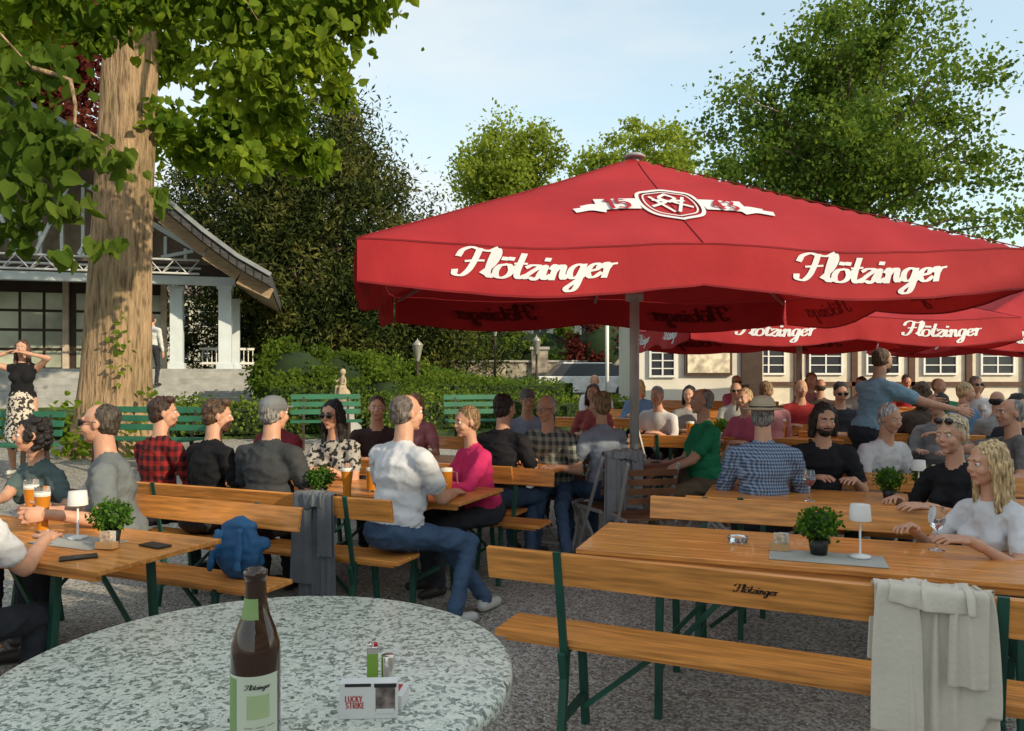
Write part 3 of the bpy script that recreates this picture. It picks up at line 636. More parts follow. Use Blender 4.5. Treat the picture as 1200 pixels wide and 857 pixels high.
# ------------------------------------------------------------ foreground round table
def terrazzo():
    m,t,p=nt('terrazzo'); tc=N(t,'ShaderNodeTexCoord')
    n0=N(t,'ShaderNodeTexNoise',Scale=60.0,Detail=2.0); t.links.new(tc.outputs['Object'],n0.inputs['Vector'])
    mx=N(t,'ShaderNodeMixRGB'); mx.inputs[0].default_value=.022; t.links.new(tc.outputs['Object'],mx.inputs[1]); t.links.new(n0.outputs['Color'],mx.inputs[2])
    v=N(t,'ShaderNodeTexVoronoi',Scale=135.0); t.links.new(mx.outputs[0],v.inputs['Vector']); sp=N(t,'ShaderNodeSeparateColor'); t.links.new(v.outputs['Color'],sp.inputs[0])
    r1_=ramp(t,sp.outputs[0],[(0,(.04,.06,.045)),(.13,(.10,.135,.11)),(.25,(.22,.265,.22)),(.34,(.53,.555,.49)),(.7,(.63,.645,.57))]); r1_.color_ramp.interpolation='CONSTANT'
    v2=N(t,'ShaderNodeTexVoronoi',Scale=330.0); t.links.new(mx.outputs[0],v2.inputs['Vector']); s2=N(t,'ShaderNodeSeparateColor'); t.links.new(v2.outputs['Color'],s2.inputs[0])
    r2=ramp(t,s2.outputs[1],[(0,(.10,.13,.115)),(.2,(.60,.62,.55))]); r2.color_ramp.interpolation='CONSTANT'
    m2=N(t,'ShaderNodeMixRGB'); m2.inputs[0].default_value=.28; t.links.new(r1_.outputs[0],m2.inputs[1]); t.links.new(r2.outputs[0],m2.inputs[2])
    t.links.new(m2.outputs[0],p.inputs['Base Color']); p.inputs['Roughness'].default_value=.3; p.inputs['Specular IOR Level'].default_value=.35; return m
TZ=terrazzo(); RT=(-.455,1.40); ZT=1.05
b=B(); b.lathe([(0,0),(.446,0),(.453,-.003),(.456,-.010),(.456,-.028),(.451,-.034),(0,-.036)],(0,0,ZT),TZ,96)
b.lathe([(.05,-.036),(.05,-.05),(.03,-.06),(.03,-1.0),(.06,-1.01),(.24,-1.03),(.25,-1.05),(0,-1.05)],(0,0,ZT),M('cast_iron',(.03,.03,.03),.5),24)
b.build('round_terrazzo_table',(RT[0],RT[1],0))
BG=M('brown_glass',(.045,.016,.006),.06,spec=.6,coat=.5,trans=.3,var=.0)
LW=M('label_paper',(.55,.60,.48),.6,var=.02); LG=M('label_green',(.22,.33,.12),.6,var=.05)
b=B(); b.lathe([(0,.002),(.028,0),(.0335,.006),(.0335,.145),(.0325,.158),(.026,.178),(.0185,.198),(.0155,.215),(.0138,.240),(.0138,.247),(.0160,.249),(.0162,.257),(.0135,.260),(.0105,.26),(.0105,.20),(.0,.19)],(0,0,0),BG,40)
b.lathe([(.0338,.028),(.0338,.122)],(0,0,0),LW,40,rad(-170),rad(-15)); b.lathe([(.0340,.030),(.0340,.118)],(0,0,0),LG,30,rad(-170),rad(-118))
b.lathe([(.03405,.064),(.03405,.096)],(0,0,0),M('label_pale_green',(.40,.5,.27)),24,rad(-92),rad(-40))
b.lathe([(.0204,.192),(.0168,.208),(.0155,.222)],(0,0,0),LG,20,rad(-150),rad(-60))
def mb(u,v): a=rad(-68)+u/.0343; return Vector((.0343*math.cos(a),.0343*math.sin(a),.106+v))
letters(b,TXT,mb,.034,M('ink',(.02,.02,.02)),ys=.8)
for k in range(9):
    z=.052-.0045*(k%4); a0=rad(-98+ (k//4)*26); b.lathe([(.0342,z),(.0342,z+.0012)],(0,0,0),M('ink2',(.25,.28,.22)),8,a0,a0+rad(20))
b.build('beer_bottle',(-.357,1.07,ZT+.0005))
CP=M('pack_white',(.66,.66,.65),.35,var=.01); RDP=M('pack_red',(.45,.02,.02),.4); BKP=M('pack_black',(.02,.02,.02),.4)
b=B(); b.box((0,0,.0275),(.088,.023,.055),CP); b.box((.026,-.0116,.030),(.03,.0012,.036),M('pack_photo',(.18,.14,.13),.4,var=.5,vs=60)); b.box((.026,-.0119,.051),(.034,.001,.006),BKP); b.box((-.016,-.0118,.052),(.04,.0008,.005),BKP)
b.box((0.026,-.0124,.012),(.028,.0008,.007),CP)
letters(b,'LUCKY',lambda u,v:Vector((-.022+u,-.0125,.030+v)),.027,RDP,slant=0,w1=.06); letters(b,'STRIKE',lambda u,v:Vector((-.020+u,-.0125,.020+v)),.029,RDP,slant=0,w1=.06)
b.build('cigarette_pack',(-.222,1.195,ZT+.0005),rad(3),bevel=.0012)
b=B(); b.box((0,0,.012),(.088,.05,.023),CP); b.box((0.0,0,.0240),(.07,.04,.0012),RDP); b.build('cigarette_pack',(-.215,1.24,ZT+.0005),rad(-6),bevel=.0015)
b=B(); SILV=M('chrome',(.8,.78,.74),.2,1,var=0)
b.box((0,0,.03),(.018,.011,.055),M('lighter_green',(.20,.36,.05),.3)); b.box((0,0,.062),(.018,.011,.012),SILV); b.tube((-.004,-.006,.07),(-.004,.006,.07),.004,.004,SILV); b.box((.005,0,.07),(.006,.009,.006),RDP)
b.tube((.024,.005,.0),(.024,.005,.05),.011,.011,SILV,16)
b.build('cigarette_lighter',(-.225,1.24,ZT+.025),rad(10),bevel=.001)
# ------------------------------------------------------------ table items
GLASS=M('clear_glass',(.9,.92,.92),.03,trans=.95,spec=.5,var=0); BEER=M('beer',(.60,.22,.02),.08,trans=.25,var=.0); FOAM=M('foam',(.7,.67,.6),.7)
def beerglass(x,y,z,kind='weiss',fill=.85):
    b=B()
    if kind=='weiss': pf=[(.030,0),(.031,.01),(.026,.04),(.027,.09),(.036,.16),(.039,.19),(.036,.22)]
    else: pf=[(.042,0),(.045,.01),(.045,.13),(.044,.17)]
    zt=pf[-1][1]*fill; b.lathe([(0,0),pf[0],(pf[0][0],.012)],(0,0,0),GLASS,24)
    inn=[(pf[0][0],.0125)]+[(a,max(.013,c)) for a,c in pf if c<zt and c>.011]+[(pf[-2][0]-.0005,zt)]
    b.lathe(inn,(0,0,0),BEER,24); b.lathe([(pf[-2][0]-.0005,zt+.0005),(pf[-2][0]-.001,zt+.022),(0,zt+.027)],(0,0,0),FOAM,24)
    if kind!='weiss': b.path([(.044,0,.14),(.075,0,.135),(.078,0,.06),(.044,0,.04)],[.007]*4,GLASS,8)
    else: b.lathe([(.0385,zt+.005),(.036,.235)],(0,0,0),GLASS,24)
    return b.build('beer_glass',(x,y,z))
beerglass(-2.44,3.99,.766); beerglass(-2.66,4.25,.766); beerglass(-1.08,5.03,.766); beerglass(-.46,5.36,.766,kind='mug'); beerglass(-.98,5.4,.766,kind='mug'); beerglass(-.1,6.62,.766,kind='mug')
SHADE=M('lamp_shade',(.62,.61,.58),.7,var=.01)
def lamp(x,y,z):
    b=B(); b.lathe([(0,0),(.045,0),(.045,.008),(.012,.012),(.005,.016),(.005,.19)],(0,0,0),WHITE,24); b.lathe([(.047,.165),(.041,.235),(0,.236)],(0,0,0),SHADE,28); b.lathe([(.045,.166),(.0,.17)],(0,0,0),SHADE,28); b.build('table_lamp',(x,y,z))
LM_BOX=leafmat('leaf_topiary',(.025,.065,.012),(.06,.14,.02),(.11,.22,.03),.25)
def leaves_at(pos,size,kind='rhomb',hang=0,flat=0,var=.35):
    n=len(pos); a=rng.normal(size=(n,3)); a[:,2]-=hang*2.2; a/=np.linalg.norm(a,axis=1)[:,None]
    w=rng.normal(size=(n,3)); w[:,2]*=(1-flat*.8); w-= (w*a).sum(1)[:,None]*a; w/=np.linalg.norm(w,axis=1)[:,None]; nn=np.cross(a,w)
    s=size*(1+var*rng.uniform(-1,1,n))[:,None]
    if kind=='heart': P=[(0,0,0),(.3,-.08,.06),(.48,.25,.12),(.36,.62,.1),(0,1.05,-.05),(-.36,.62,.1),(-.48,.25,.12),(-.3,-.08,.06)]; Fc=[(0,1,2,3,4),(0,4,5,6,7)]
    elif kind=='needle': P=[(0,0,0),(.15,.5,0),(0,1,0),(-.15,.5,0)]; Fc=[(0,1,2,3)]
    else: P=[(0,0,0),(.4,.5,.1),(0,1,0),(-.4,.5,.1)]; Fc=[(0,1,2,3)]
    V=np.stack([pos+s*(w*p[0]+a*p[1]+nn*p[2]) for p in P],1).reshape(-1,3)
    base=(np.arange(n)*len(P))[:,None]; F=np.concatenate([base+np.array(f)[None] for f in Fc],0)
    return V,F
def sphere_pts(n,r,shell=.75):
    d=rng.normal(size=(n,3)); d/=np.linalg.norm(d,axis=1)[:,None]; return d*(shell+(1-shell)*rng.uniform(0,1,n))[:,None]*r
POT=M('pot_black',(.02,.02,.02),.4)
def plant(x,y,z,s=1):
    e=empty('potted_plant',(x,y,z)); b=B(); b.lathe([(0,0),(.028*s,0),(.036*s,.055*s),(.033*s,.055*s),(.03*s,.045*s),(0,.045*s)],(0,0,0),POT,20); b.sph((0,0,.105*s),.048*s,M('topiary_core',(.015,.04,.01)),10); b.build('pot',parent=e)
    p=sphere_pts(800,.075*s,.55)*(1+.15*rng.normal(size=(800,1))); p[:,2]*=.8; V,F=leaves_at(p+np.array([0,0,.11*s]),.017*s); mesh_np('foliage',V,F,LM_BOX,e)
def block(x,y,z,rz):
    b=B(); b.box((0,0,.015),(.09,.045,.03),M('light_wood',(.5,.3,.14),.6)); b.box((0,0,.05),(.05,.03,.055),M('menu_card',(.5,.4,.3),.6,var=.4,vs=50)); b.box((.02,.01,.045),(.04,.003,.07),CP); b.build('menu_holder',(x,y,z),rz)
CLG=M('runner_cloth',(.36,.36,.33),.9,bump=.3,bs=80)
def runner(x,y,z,rz,w=.42,d=.2):
    b=B(); b.box((0,0,.002),(w,d,.003),CLG); b.build('table_runner',(x,y,z),rz)
zt=.7655
runner(1.40,3.42,zt,r1,.48,.22); plant(1.39,3.48,zt+.005,1.25); lamp(1.55,3.42,zt+.005); block(1.24,3.56,zt+.005,r1)
b=B(); b.lathe([(0,0),(.045,0),(.05,.03),(.044,.03),(.04,.008),(0,.008)],(0,0,0),GLASS,24); b.build('ashtray',(1.1,3.74,zt))
runner(-2.12,3.75,zt,FR,.42,.22); plant(-1.93,3.70,zt+.005,1.25); lamp(-2.16,3.82,zt+.005); block(-1.90,3.60,zt+.005,FR+.2)
b=B(); b.box((0,0,.005),(.075,.15,.009),BKP); b.build('smartphone',(-1.93,3.42,zt),rad(-60),bevel=.003); b=B(); b.box((0,0,.005),(.075,.15,.009),BKP); b.build('smartphone',(-1.70,3.66,zt),rad(60),bevel=.003)
plant(-1.28,5.15,zt,1.2); plant(2.48,5.05,zt,1.2); lamp(2.78,5.25,zt); lamp(2.75,4.95,zt); plant(2.9,5.4,zt,1.1)
for tx,ty in ((2.6,8.9),(4.6,9.2),(4.0,10.9),(6.4,10.6)): lamp(tx+.1,ty,g(tx,ty)+zt); plant(tx-.15,ty+.05,g(tx,ty)+zt,1.2); beerglass(tx+.5,ty-.1,g(tx,ty)+zt); beerglass(tx-.5,ty+.15,g(tx,ty)+zt,kind='mug')
WG=[(0,0),(.035,0),(.034,.003),(.004,.008),(.004,.09),(.025,.11),(.038,.14),(.036,.17),(.03,.2)]
b=B(); b.lathe(WG,(0,0,0),GLASS,20); b.lathe([(.004,.095),(.023,.111),(.035,.138),(0,.139)],(0,0,0),M('rose_wine',(.5,.1,.08),.1,trans=.3,var=0),20); b.build('wine_glass',(1.93,4.98,zt))
b=B(); b.lathe(WG,(0,0,0),GLASS,20); b.build('wine_glass',(1.98,3.58,zt))
b=B(); b.lathe([(0,0),(.07,.0),(.11,.015),(.105,.017),(0,.006)],(0,0,0),WHITE,28); b.sph((0,0,.025),(.06,.05,.022),M('food',(.45,.28,.1),.7,bump=.8,bs=60,var=.5,vs=30)); b.build('plate',(-1.35,4.95,zt)); 
# ------------------------------------------------------------ trees
def clumps(c,R,nc,per,cr,shell=.55,noise_amp=.25,squash=.7,taper=0):
    d=rng.normal(size=(nc,3)); d/=np.linalg.norm(d,axis=1)[:,None]; k=(shell+(1-shell)*rng.uniform(0,1,nc))[:,None]
    rr=1+noise_amp*rng.uniform(-1,1,nc)[:,None]; q_=d*k*rr; q_[:,:2]*=(1-taper*q_[:,2])[:,None]; C=np.array(c)+q_*np.array(R)
    sz=cr*rng.uniform(.5,1.35,nc); P=np.repeat(C,per,0); q=rng.normal(size=(nc*per,3)); q*=np.repeat(sz,per)[:,None]*.55; q[:,2]*=squash
    return P+q,C
def barkmat(name,c,sc2):
    m,t,p=nt(name); tc=N(t,'ShaderNodeTexCoord'); mp=N(t,'ShaderNodeMapping'); mp.inputs['Scale'].default_value=(1,1,.13); t.links.new(tc.outputs['Object'],mp.inputs[0])
    n=N(t,'ShaderNodeTexNoise',Scale=sc2,Detail=4.0,Roughness=.6); t.links.new(mp.outputs[0],n.inputs['Vector'])
    n3=N(t,'ShaderNodeTexNoise',Scale=1.2,Detail=2.0); t.links.new(tc.outputs['Object'],n3.inputs['Vector'])
    r=ramp(t,n.outputs['Fac'],[(.34,tuple(a*.4 for a in c)),(.47,tuple(a*.85 for a in c)),(.66,tuple(a*1.25 for a in c))]); r2=ramp(t,n3.outputs['Fac'],[(.35,(.72,.74,.66)),(.65,(1.1,1.05,1))])
    mx=N(t,'ShaderNodeMixRGB',blend_type='MULTIPLY'); mx.inputs[0].default_value=1; t.links.new(r.outputs[0],mx.inputs[1]); t.links.new(r2.outputs[0],mx.inputs[2]); t.links.new(mx.outputs[0],p.inputs['Base Color'])
    b=N(t,'ShaderNodeBump',Strength=1.0,Distance=.05); t.links.new(n.outputs['Fac'],b.inputs['Height']); t.links.new(b.outputs[0],p.inputs['Normal']); p.inputs['Roughness'].default_value=.95; p.inputs['Specular IOR Level'].default_value=.1; return m
BARK=barkmat('bark',(.33,.235,.15),22.0)
BARK2=M('bark_dark',(.13,.10,.07),.95,bump=.8,bs=14,var=.3)
def limb(b,p0,p1,r0,r1,mat,bend=.12,n=6,seed=0):
    p0=Vector(p0);p1=Vector(p1);L=(p1-p0).length; pts=[];rs=[]
    for i in range(n+1):
        t=i/n; o=Vector((noise.noise((t*2,seed,1)),noise.noise((t*2,seed,5)),noise.noise((t*2,seed,9))+.15))*L*bend*math.sin(math.pi*t)*2
        pts.append(p0.lerp(p1,t)+o); rs.append(r0+(r1-r0)*t)
    b.path(pts,rs,mat,8); return pts
def tree(name,x,y,z0,trunk_h,r,crown_c,R,nc,per,cr,size,lm,kind='rhomb',shell=.5,namp=.25,bark=BARK2,limbs=14,squash=.7,taper=0):
    e=empty(name); b=B(); top=Vector((x,y,z0+trunk_h)); b.path([(x,y,z0-.3),(x,y,z0+trunk_h*.3),tuple(top)],[r*1.25,r,r*.75],bark,12)
    P,C=clumps(crown_c,R,nc,per,cr,shell,namp,squash,taper)
    ax=Vector((x,y,crown_c[2]+R[2]*.6)); limb(b,top,ax,r*.75,r*.12,bark,.05,seed=x)
    for i in range(min(limbs,nc)):
        c=Vector(C[i]); t=max(0,min(1,(c.z-top.z)/(ax.z-top.z)*.6)); limb(b,top.lerp(ax,t*.9),c,r*.35*(1-t*.6),r*.05,bark,.12,seed=i)
    b.build('trunk',parent=e); V,F=leaves_at(P,size,kind); mesh_np('crown',V,F,lm,e); return e
LM_R=leafmat('leaf_mid',(.045,.085,.018),(.09,.15,.03),(.15,.21,.04),.42)
LM_LIME=leafmat('leaf_lime',(.11,.15,.025),(.18,.24,.04),(.25,.31,.06),.5)
LM_YEW=leafmat('leaf_yew',(.014,.028,.010),(.042,.058,.018),(.13,.13,.035),.15)
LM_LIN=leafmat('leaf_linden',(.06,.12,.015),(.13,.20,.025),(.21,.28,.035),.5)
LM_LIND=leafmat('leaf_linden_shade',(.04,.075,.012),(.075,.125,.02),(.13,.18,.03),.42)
LM_HEDGE=leafmat('leaf_hedge',(.04,.075,.014),(.10,.155,.025),(.18,.23,.04),.3)
LM_RED=leafmat('leaf_copper',(.05,.015,.012),(.10,.025,.02),(.16,.05,.03),.3)
tree('broadleaf_tree',16.3,38,.6,6,.5,(16.3,38,13.0),(7.2,7.0,7.8),240,200,1.15,.23,LM_R,shell=.3,limbs=70,taper=.40,namp=.25)
tree('broadleaf_tree',0.0,52,1,8,.35,(0.0,52,14.0),(4.2,4.2,5.8),130,170,1.05,.26,LM_LIME,shell=.2,bark=BARK2,limbs=34,namp=.1,taper=.15)
tree('broadleaf_tree',10.3,62,1,8,.5,(10.3,62,16),(5.6,5,6.2),130,180,1.2,.32,LM_LIME,shell=.4,limbs=30,namp=.1)
tree('yew_tree',-7.2,31,1,3,.5,(-7.2,31,6.6),(4.1,4.0,6.0),180,400,.95,.24,LM_YEW,'needle',shell=.5,namp=.12,squash=1.1,taper=.3)
tree('yew_tree',-10.8,33,1,3,.5,(-11.2,33,6.0),(4.0,4,5.8),120,380,1.05,.24,LM_YEW,'needle',shell=.5,namp=.15,squash=1.1,taper=.2)
tree('yew_tree',-4.2,33,1,2,.4,(-4.0,33,4.0),(3.2,3,4.3),95,350,1.0,.22,LM_YEW,'needle',shell=.5,squash=1.1)
tree('copper_beech_tree',-21,34,1,4,.5,(-21.5,34,15),(3.5,4,5),60,220,1.3,.3,LM_RED)
P=[] 
for xx in np.arange(-45,60,3.2):
    h=random.uniform(4.5,8); p,_=clumps((xx,72+random.uniform(-4,4),h*.6+1),(3.2,2.5,h*.6),22,110,1.3,.4); P.append(p)
P=np.concatenate(P); V,F=leaves_at(P,.5); mesh_np('distant_tree_mass',V,F,LM_R)
b=B()
vs=[];fs=[]
for i in range(61):
    X=-120+i*4; h=5+2*noise.noise((X*.05,3,1)); vs+=[(X,85,0),(X,86,h)]
for i in range(60): fs.append((2*i,2*i+2,2*i+3,2*i+1))
b.add(vs,fs,M('hill_green',(.05,.09,.03),.9,var=.4,vs=.3)); b.build('background_hill')
def shrub(name,c,R,lm,size,nc=30,per=240,cr=.4):
    e=empty(name); p,_=clumps(c,R,nc,per,cr,.75,.15); V,F=leaves_at(p,size); mesh_np('foliage',V,F,lm,e)
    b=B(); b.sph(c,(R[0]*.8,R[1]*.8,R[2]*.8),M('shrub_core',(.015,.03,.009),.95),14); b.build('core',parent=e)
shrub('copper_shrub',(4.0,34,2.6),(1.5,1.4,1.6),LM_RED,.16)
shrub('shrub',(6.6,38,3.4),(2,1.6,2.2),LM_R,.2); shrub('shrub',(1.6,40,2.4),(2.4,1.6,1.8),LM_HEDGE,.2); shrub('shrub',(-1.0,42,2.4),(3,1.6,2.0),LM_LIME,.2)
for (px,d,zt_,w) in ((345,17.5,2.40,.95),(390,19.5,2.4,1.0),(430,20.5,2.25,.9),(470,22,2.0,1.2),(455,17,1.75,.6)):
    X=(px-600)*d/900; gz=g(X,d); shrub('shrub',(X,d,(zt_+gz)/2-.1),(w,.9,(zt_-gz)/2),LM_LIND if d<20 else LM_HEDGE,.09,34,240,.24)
def hedge(x0,y0,x1,y1,h,w,lm,dens=480,size=.07):
    e=empty('hedge'); a=np.array([x0,y0]);c=np.array([x1,y1]);L=np.linalg.norm(c-a);d=(c-a)/L;nrm=np.array([-d[1],d[0]])
    n=int(L*dens*(h+w)); t=rng.uniform(0,L,n); th=rng.uniform(-.15,math.pi+.15,n)
    rr=(1+.10*np.sin(t*2.1)+.12*rng.normal(size=n)); ex=np.sign(np.cos(th))*np.abs(np.cos(th))**.5*w/2*rr; ez=np.clip(np.sin(th),0,1)**.5*h*(1+.12*np.sin(t*1.7+1)+.06*np.sin(t*5)+.07*rng.normal(size=n))-rng.uniform(0,.15,n)*h
    m_=rng.uniform(0,1,n)<.45; ez=np.where(m_,rng.uniform(0,1,n)*h,ez)
    X=x0+d[0]*t+nrm[0]*ex; Y=y0+d[1]*t+nrm[1]*ex; Z=gv(X,Y)+ez
    V,F=leaves_at(np.stack([X,Y,Z],1),size); mesh_np('foliage',V,F,lm,e)
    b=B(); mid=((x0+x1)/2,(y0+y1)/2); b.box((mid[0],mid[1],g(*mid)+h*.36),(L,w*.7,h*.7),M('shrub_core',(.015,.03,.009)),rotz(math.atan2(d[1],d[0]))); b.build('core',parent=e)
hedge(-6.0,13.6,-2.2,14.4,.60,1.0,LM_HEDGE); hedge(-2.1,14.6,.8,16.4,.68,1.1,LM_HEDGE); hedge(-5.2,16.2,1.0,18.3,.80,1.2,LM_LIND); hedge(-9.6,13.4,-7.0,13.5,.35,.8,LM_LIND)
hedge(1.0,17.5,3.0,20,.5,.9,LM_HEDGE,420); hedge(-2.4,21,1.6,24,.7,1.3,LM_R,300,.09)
# main linden
E=empty('linden_tree'); b=B(); tx,ty=-6.2,12.0; gz=g(tx,ty)
n=40;hts=[-.2,.0,.25,.6,1.2,2.2,3.4,4.6,5.8,7.2,9]; rb_=[.80,.68,.58,.525,.49,.46,.43,.405,.385,.35,.28]
vs=[];fs=[]
for i,h in enumerate(hts):
    cx=tx-.04+.045*h
    for k in range(n):
        a=2*math.pi*k/n; r_=rb_[i]*(1+.07*math.sin(a*5+1)*(1 if h<1 else .5)+.05*noise.noise((math.cos(a)*2,math.sin(a)*2,h*.4))+.035*noise.noise((math.cos(a)*7,math.sin(a)*7,h*.5)))
        vs.append((cx+r_*math.cos(a),ty+r_*math.sin(a),gz+h))
for i in range(len(hts)-1):
    for k in range(n): fs.append((i*n+k,i*n+(k+1)%n,(i+1)*n+(k+1)%n,(i+1)*n+k))
b.add(vs,fs,BARK,True)
ends=[(-3.4,8.8,7.3),(-2.0,9,7.5),(-4.5,10,7.9),(-8.5,10,8.4),(-9,12,8.3),(-3.5,13,8.5),(-5.2,8,7.7),(-6,14,9),(-2.2,11.5,8.8),(-3.9,5.6,4.9),(-6.5,9,8.2)]
for i,en in enumerate(ends):
    limb(b,(tx+.25,ty,gz+6.9+random.uniform(0,1.3)),en,.15,.03,BARK,.06,8,seed=i)
for (a_,c_2) in (((-3.9,5.6,4.9),(-3.0,4.8,3.5)),((-3.9,5.6,4.9),(-3.5,4.8,3.3)),((-3.0,4.8,3.5),(-2.4,4.7,2.95)),((-3.4,8.8,7.3),(-1.7,8.3,5.6)),((-3.4,8.8,7.3),(-2.6,8,5.2))): limb(b,a_,c_2,.018,.005,BARK,.12,6,seed=3)
b.build('trunk',parent=E)
near=[(-3.05,4.8,3.15,.24),(-2.75,4.8,3.0,.18),(-2.95,4.7,2.74,.20),(-2.48,4.75,2.95,.14),(-3.15,4.9,2.5,.16),(-2.72,4.7,2.60,.10),(-3.3,5.0,3.5,.28),(-3.0,5.0,3.62,.16),(-3.3,4.9,2.9,.24),(-2.2,4.8,2.72,.05),(-2.62,4.9,2.42,.07),(-2.75,4.7,2.32,.05)]
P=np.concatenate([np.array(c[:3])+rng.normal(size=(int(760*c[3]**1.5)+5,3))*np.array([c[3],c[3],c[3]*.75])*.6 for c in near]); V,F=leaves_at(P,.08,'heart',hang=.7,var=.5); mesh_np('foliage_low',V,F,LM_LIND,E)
mid=[(-3.5,8.4,5.6,.5),(-2.9,8.4,5.7,.5),(-2.3,8.4,5.45,.5),(-1.75,8.4,5.6,.4),(-1.45,8.3,5.8,.32),(-2.1,8.3,5.0,.34),(-2.7,8.3,4.85,.34),(-3.2,8.6,4.95,.35),(-4.0,8.4,5.75,.45),(-4.4,8.2,5.45,.33),(-4.9,8,5.6,.42),(-5.5,8,5.3,.45),(-2.2,8.6,6.0,.55),(-3.2,8.6,6.2,.55),(-4.3,8.6,6.2,.5),(-5.4,8.5,6,.5),(-3.0,9.2,4.7,.22),(-2.55,8.8,4.55,.15),(-5.3,8,4.9,.3),(-4.45,8.2,5.15,.14)]
P=np.concatenate([np.array(c[:3])+rng.normal(size=(int(950*c[3]**1.3),3))*np.array([c[3],c[3],c[3]*.75])*.58 for c in mid]); V,F=leaves_at(P,.10,'heart',hang=.5,var=.5); mesh_np('foliage_mid',V,F,LM_LIN,E)
P1,_=clumps((-6,12.5,10.4),(5.0,4.0,3.0),90,300,.8,.35); P2,_=clumps((-4.4,13.2,6.1),(1.7,1.5,1.3),18,240,.45,.2); P3,_=clumps((-9.4,12,7.6),(2.2,2.2,1.5),20,260,.6,.2)
V,F=leaves_at(np.concatenate([P1,P2,P3]),.14,'heart',hang=.4); mesh_np('foliage_high',V,F,LM_LIN,E)
P=np.array([(-6.2+random.uniform(-.7,.75),11.6+random.uniform(-.5,.5),gz+random.uniform(0,.7)*random.random()*1.5) for _ in range(260)]); V,F=leaves_at(P,.1,'heart'); mesh_np('shoots',V,F,LM_LIN,E)
P=np.array([(-5.85+random.gauss(0,.08),11.45+random.gauss(0,.08),gz+1.7+random.gauss(0,.3)) for _ in range(36)]); V,F=leaves_at(P,.08,'heart'); mesh_np('trunk_shoots',V,F,LM_LIN,E)
print('trees',time.time()-T0)
# ------------------------------------------------------------ pavilion
pa=rad(15); pv=Vector((-6.3,19.4,0)); off=pv-rotz(pa)@pv
E=empty('pavilion',off,pa); STONE=M('step_stone',(.30,.30,.29),.9,bump=.4,bs=20,var=.12); ROOF=M('roof_shingle',(.055,.055,.06),.85,bump=.7,bs=10,var=.3,vs=3,stretch=(1,6,6)); BOARD=M('soffit_boards',(.30,.21,.13),.7,var=.2,stretch=(1,12,12),vs=3)
PW=M('pavilion_white',(.55,.61,.65),.6,var=.04); DKF=M('dark_timber',(.035,.022,.015),.6)
b=B()
b.box((-12,24.6,.95),(11.4,8.0,1.6),STONE)
for k in range(5): b.box((-12,20.75-k*.32-.16+.01*k,.80+(.79-.16*k)/2),(11.4-.02*k,.34,.79-.16*k+.16),STONE)
b.build('platform',parent=E,bevel=.01)
curve=[(0,8.3),(1.2,7.75),(2.4,6.95),(3.5,6.05),(4.5,5.2),(5.3,4.6),(6.1,4.15)]
b=B(); cx=-12.2
for q in (-1,1):
    vs=[];fs=[];m=len(curve)
    for y_ in (19.4,28.5):
        for (dx,z) in curve: vs.append((cx+q*dx,y_,z))
        for (dx,z) in curve: vs.append((cx+q*dx,y_,z-.32))
    for i in range(m-1):
        fs.append((i,i+1,2*m+i+1,2*m+i)); fs.append((i,m+i,m+i+1,i+1)); fs.append((2*m+i,2*m+i+1,3*m+i+1,3*m+i))
    fs.append((m-1,2*m-1,4*m-1,3*m-1)); b.add(vs,fs,ROOF)
    vs2=[];f2=[]
    for y_ in (19.42,28.4):
        for (dx,z) in curve: vs2.append((cx+q*(dx-.03),y_,z-.325))
    for i in range(m-1): f2.append((i,m+i,m+i+1,i+1))
    b.add(vs2,f2,BOARD)
    for i in range(m-1):
        a_=Vector((cx+q*curve[i][0],19.75,curve[i][1]-.55)); c_3=Vector((cx+q*curve[i+1][0],19.75,curve[i+1][1]-.48)); b.bar(a_,c_3,.06,.28,BOARD)
        a2=Vector((cx+q*curve[i][0],19.36,curve[i][1]-.02)); c2_=Vector((cx+q*curve[i+1][0],19.36,curve[i+1][1]-.02)); b.bar(a2,c2_,.05,.1,M('zinc',(.22,.24,.26),.5))
        for j in range(4):
            t=j/4; p_=Vector((cx+q*(curve[i][0]+(curve[i+1][0]-curve[i][0])*t),19.385,curve[i][1]+(curve[i+1][1]-curve[i][1])*t-.18)); b.box(p_,(.012,.02,.3),M('zinc2',(.02,.02,.022)))
b.build('roof',parent=E)
b=B()
b.box((cx,21.6,4.35),(11.4,.2,.5),DKF); 
for q in (-1,1):
    b.bar((cx,21.5,7.4),(cx+q*4.6,21.5,4.7),.1,.14,PW)
    for k in range(9):
        X=cx+q*(.3+k*.5); zt_=7.3-(.3+k*.5)*.6; b.bar((X,21.45,4.7),(X+q*.0,21.45,max(4.9,zt_)),.08,.08,PW)
    for k in range(4): b.bar((cx+q*(k*1.0+.2),21.4,4.75),(cx+q*(k*1.0+1.0),21.4,6.6-k*.55),.07,.09,PW)
vs=[(cx-5.2,21.75,4.6),(cx+5.2,21.75,4.6),(cx+2.4,21.75,6.6),(cx,21.75,7.8),(cx-2.4,21.75,6.6)]; b.add(vs,[(0,1,2,3,4)],M('gable_back',(.20,.16,.12),.8))
AL=M('alu_truss',(.55,.56,.58),.4,.3)
for z,y_ in ((4.2,20.3),(4.55,20.3),(4.38,20.6)): b.tube((-17.5,y_,z),(-7.9,y_,z),.03,.03,AL,8)
for k in range(32):
    X=-17.5+k*.3; b.tube((X,20.3,4.2 if k%2 else 4.55),(X+.3,20.3,4.55 if k%2 else 4.2),.016,.016,AL,6); b.tube((X,20.3,4.2),(X+.15,20.6,4.38),.012,.012,AL,6)
b.box((cx,21.2,4.12),(10.2,.26,.22),PW)
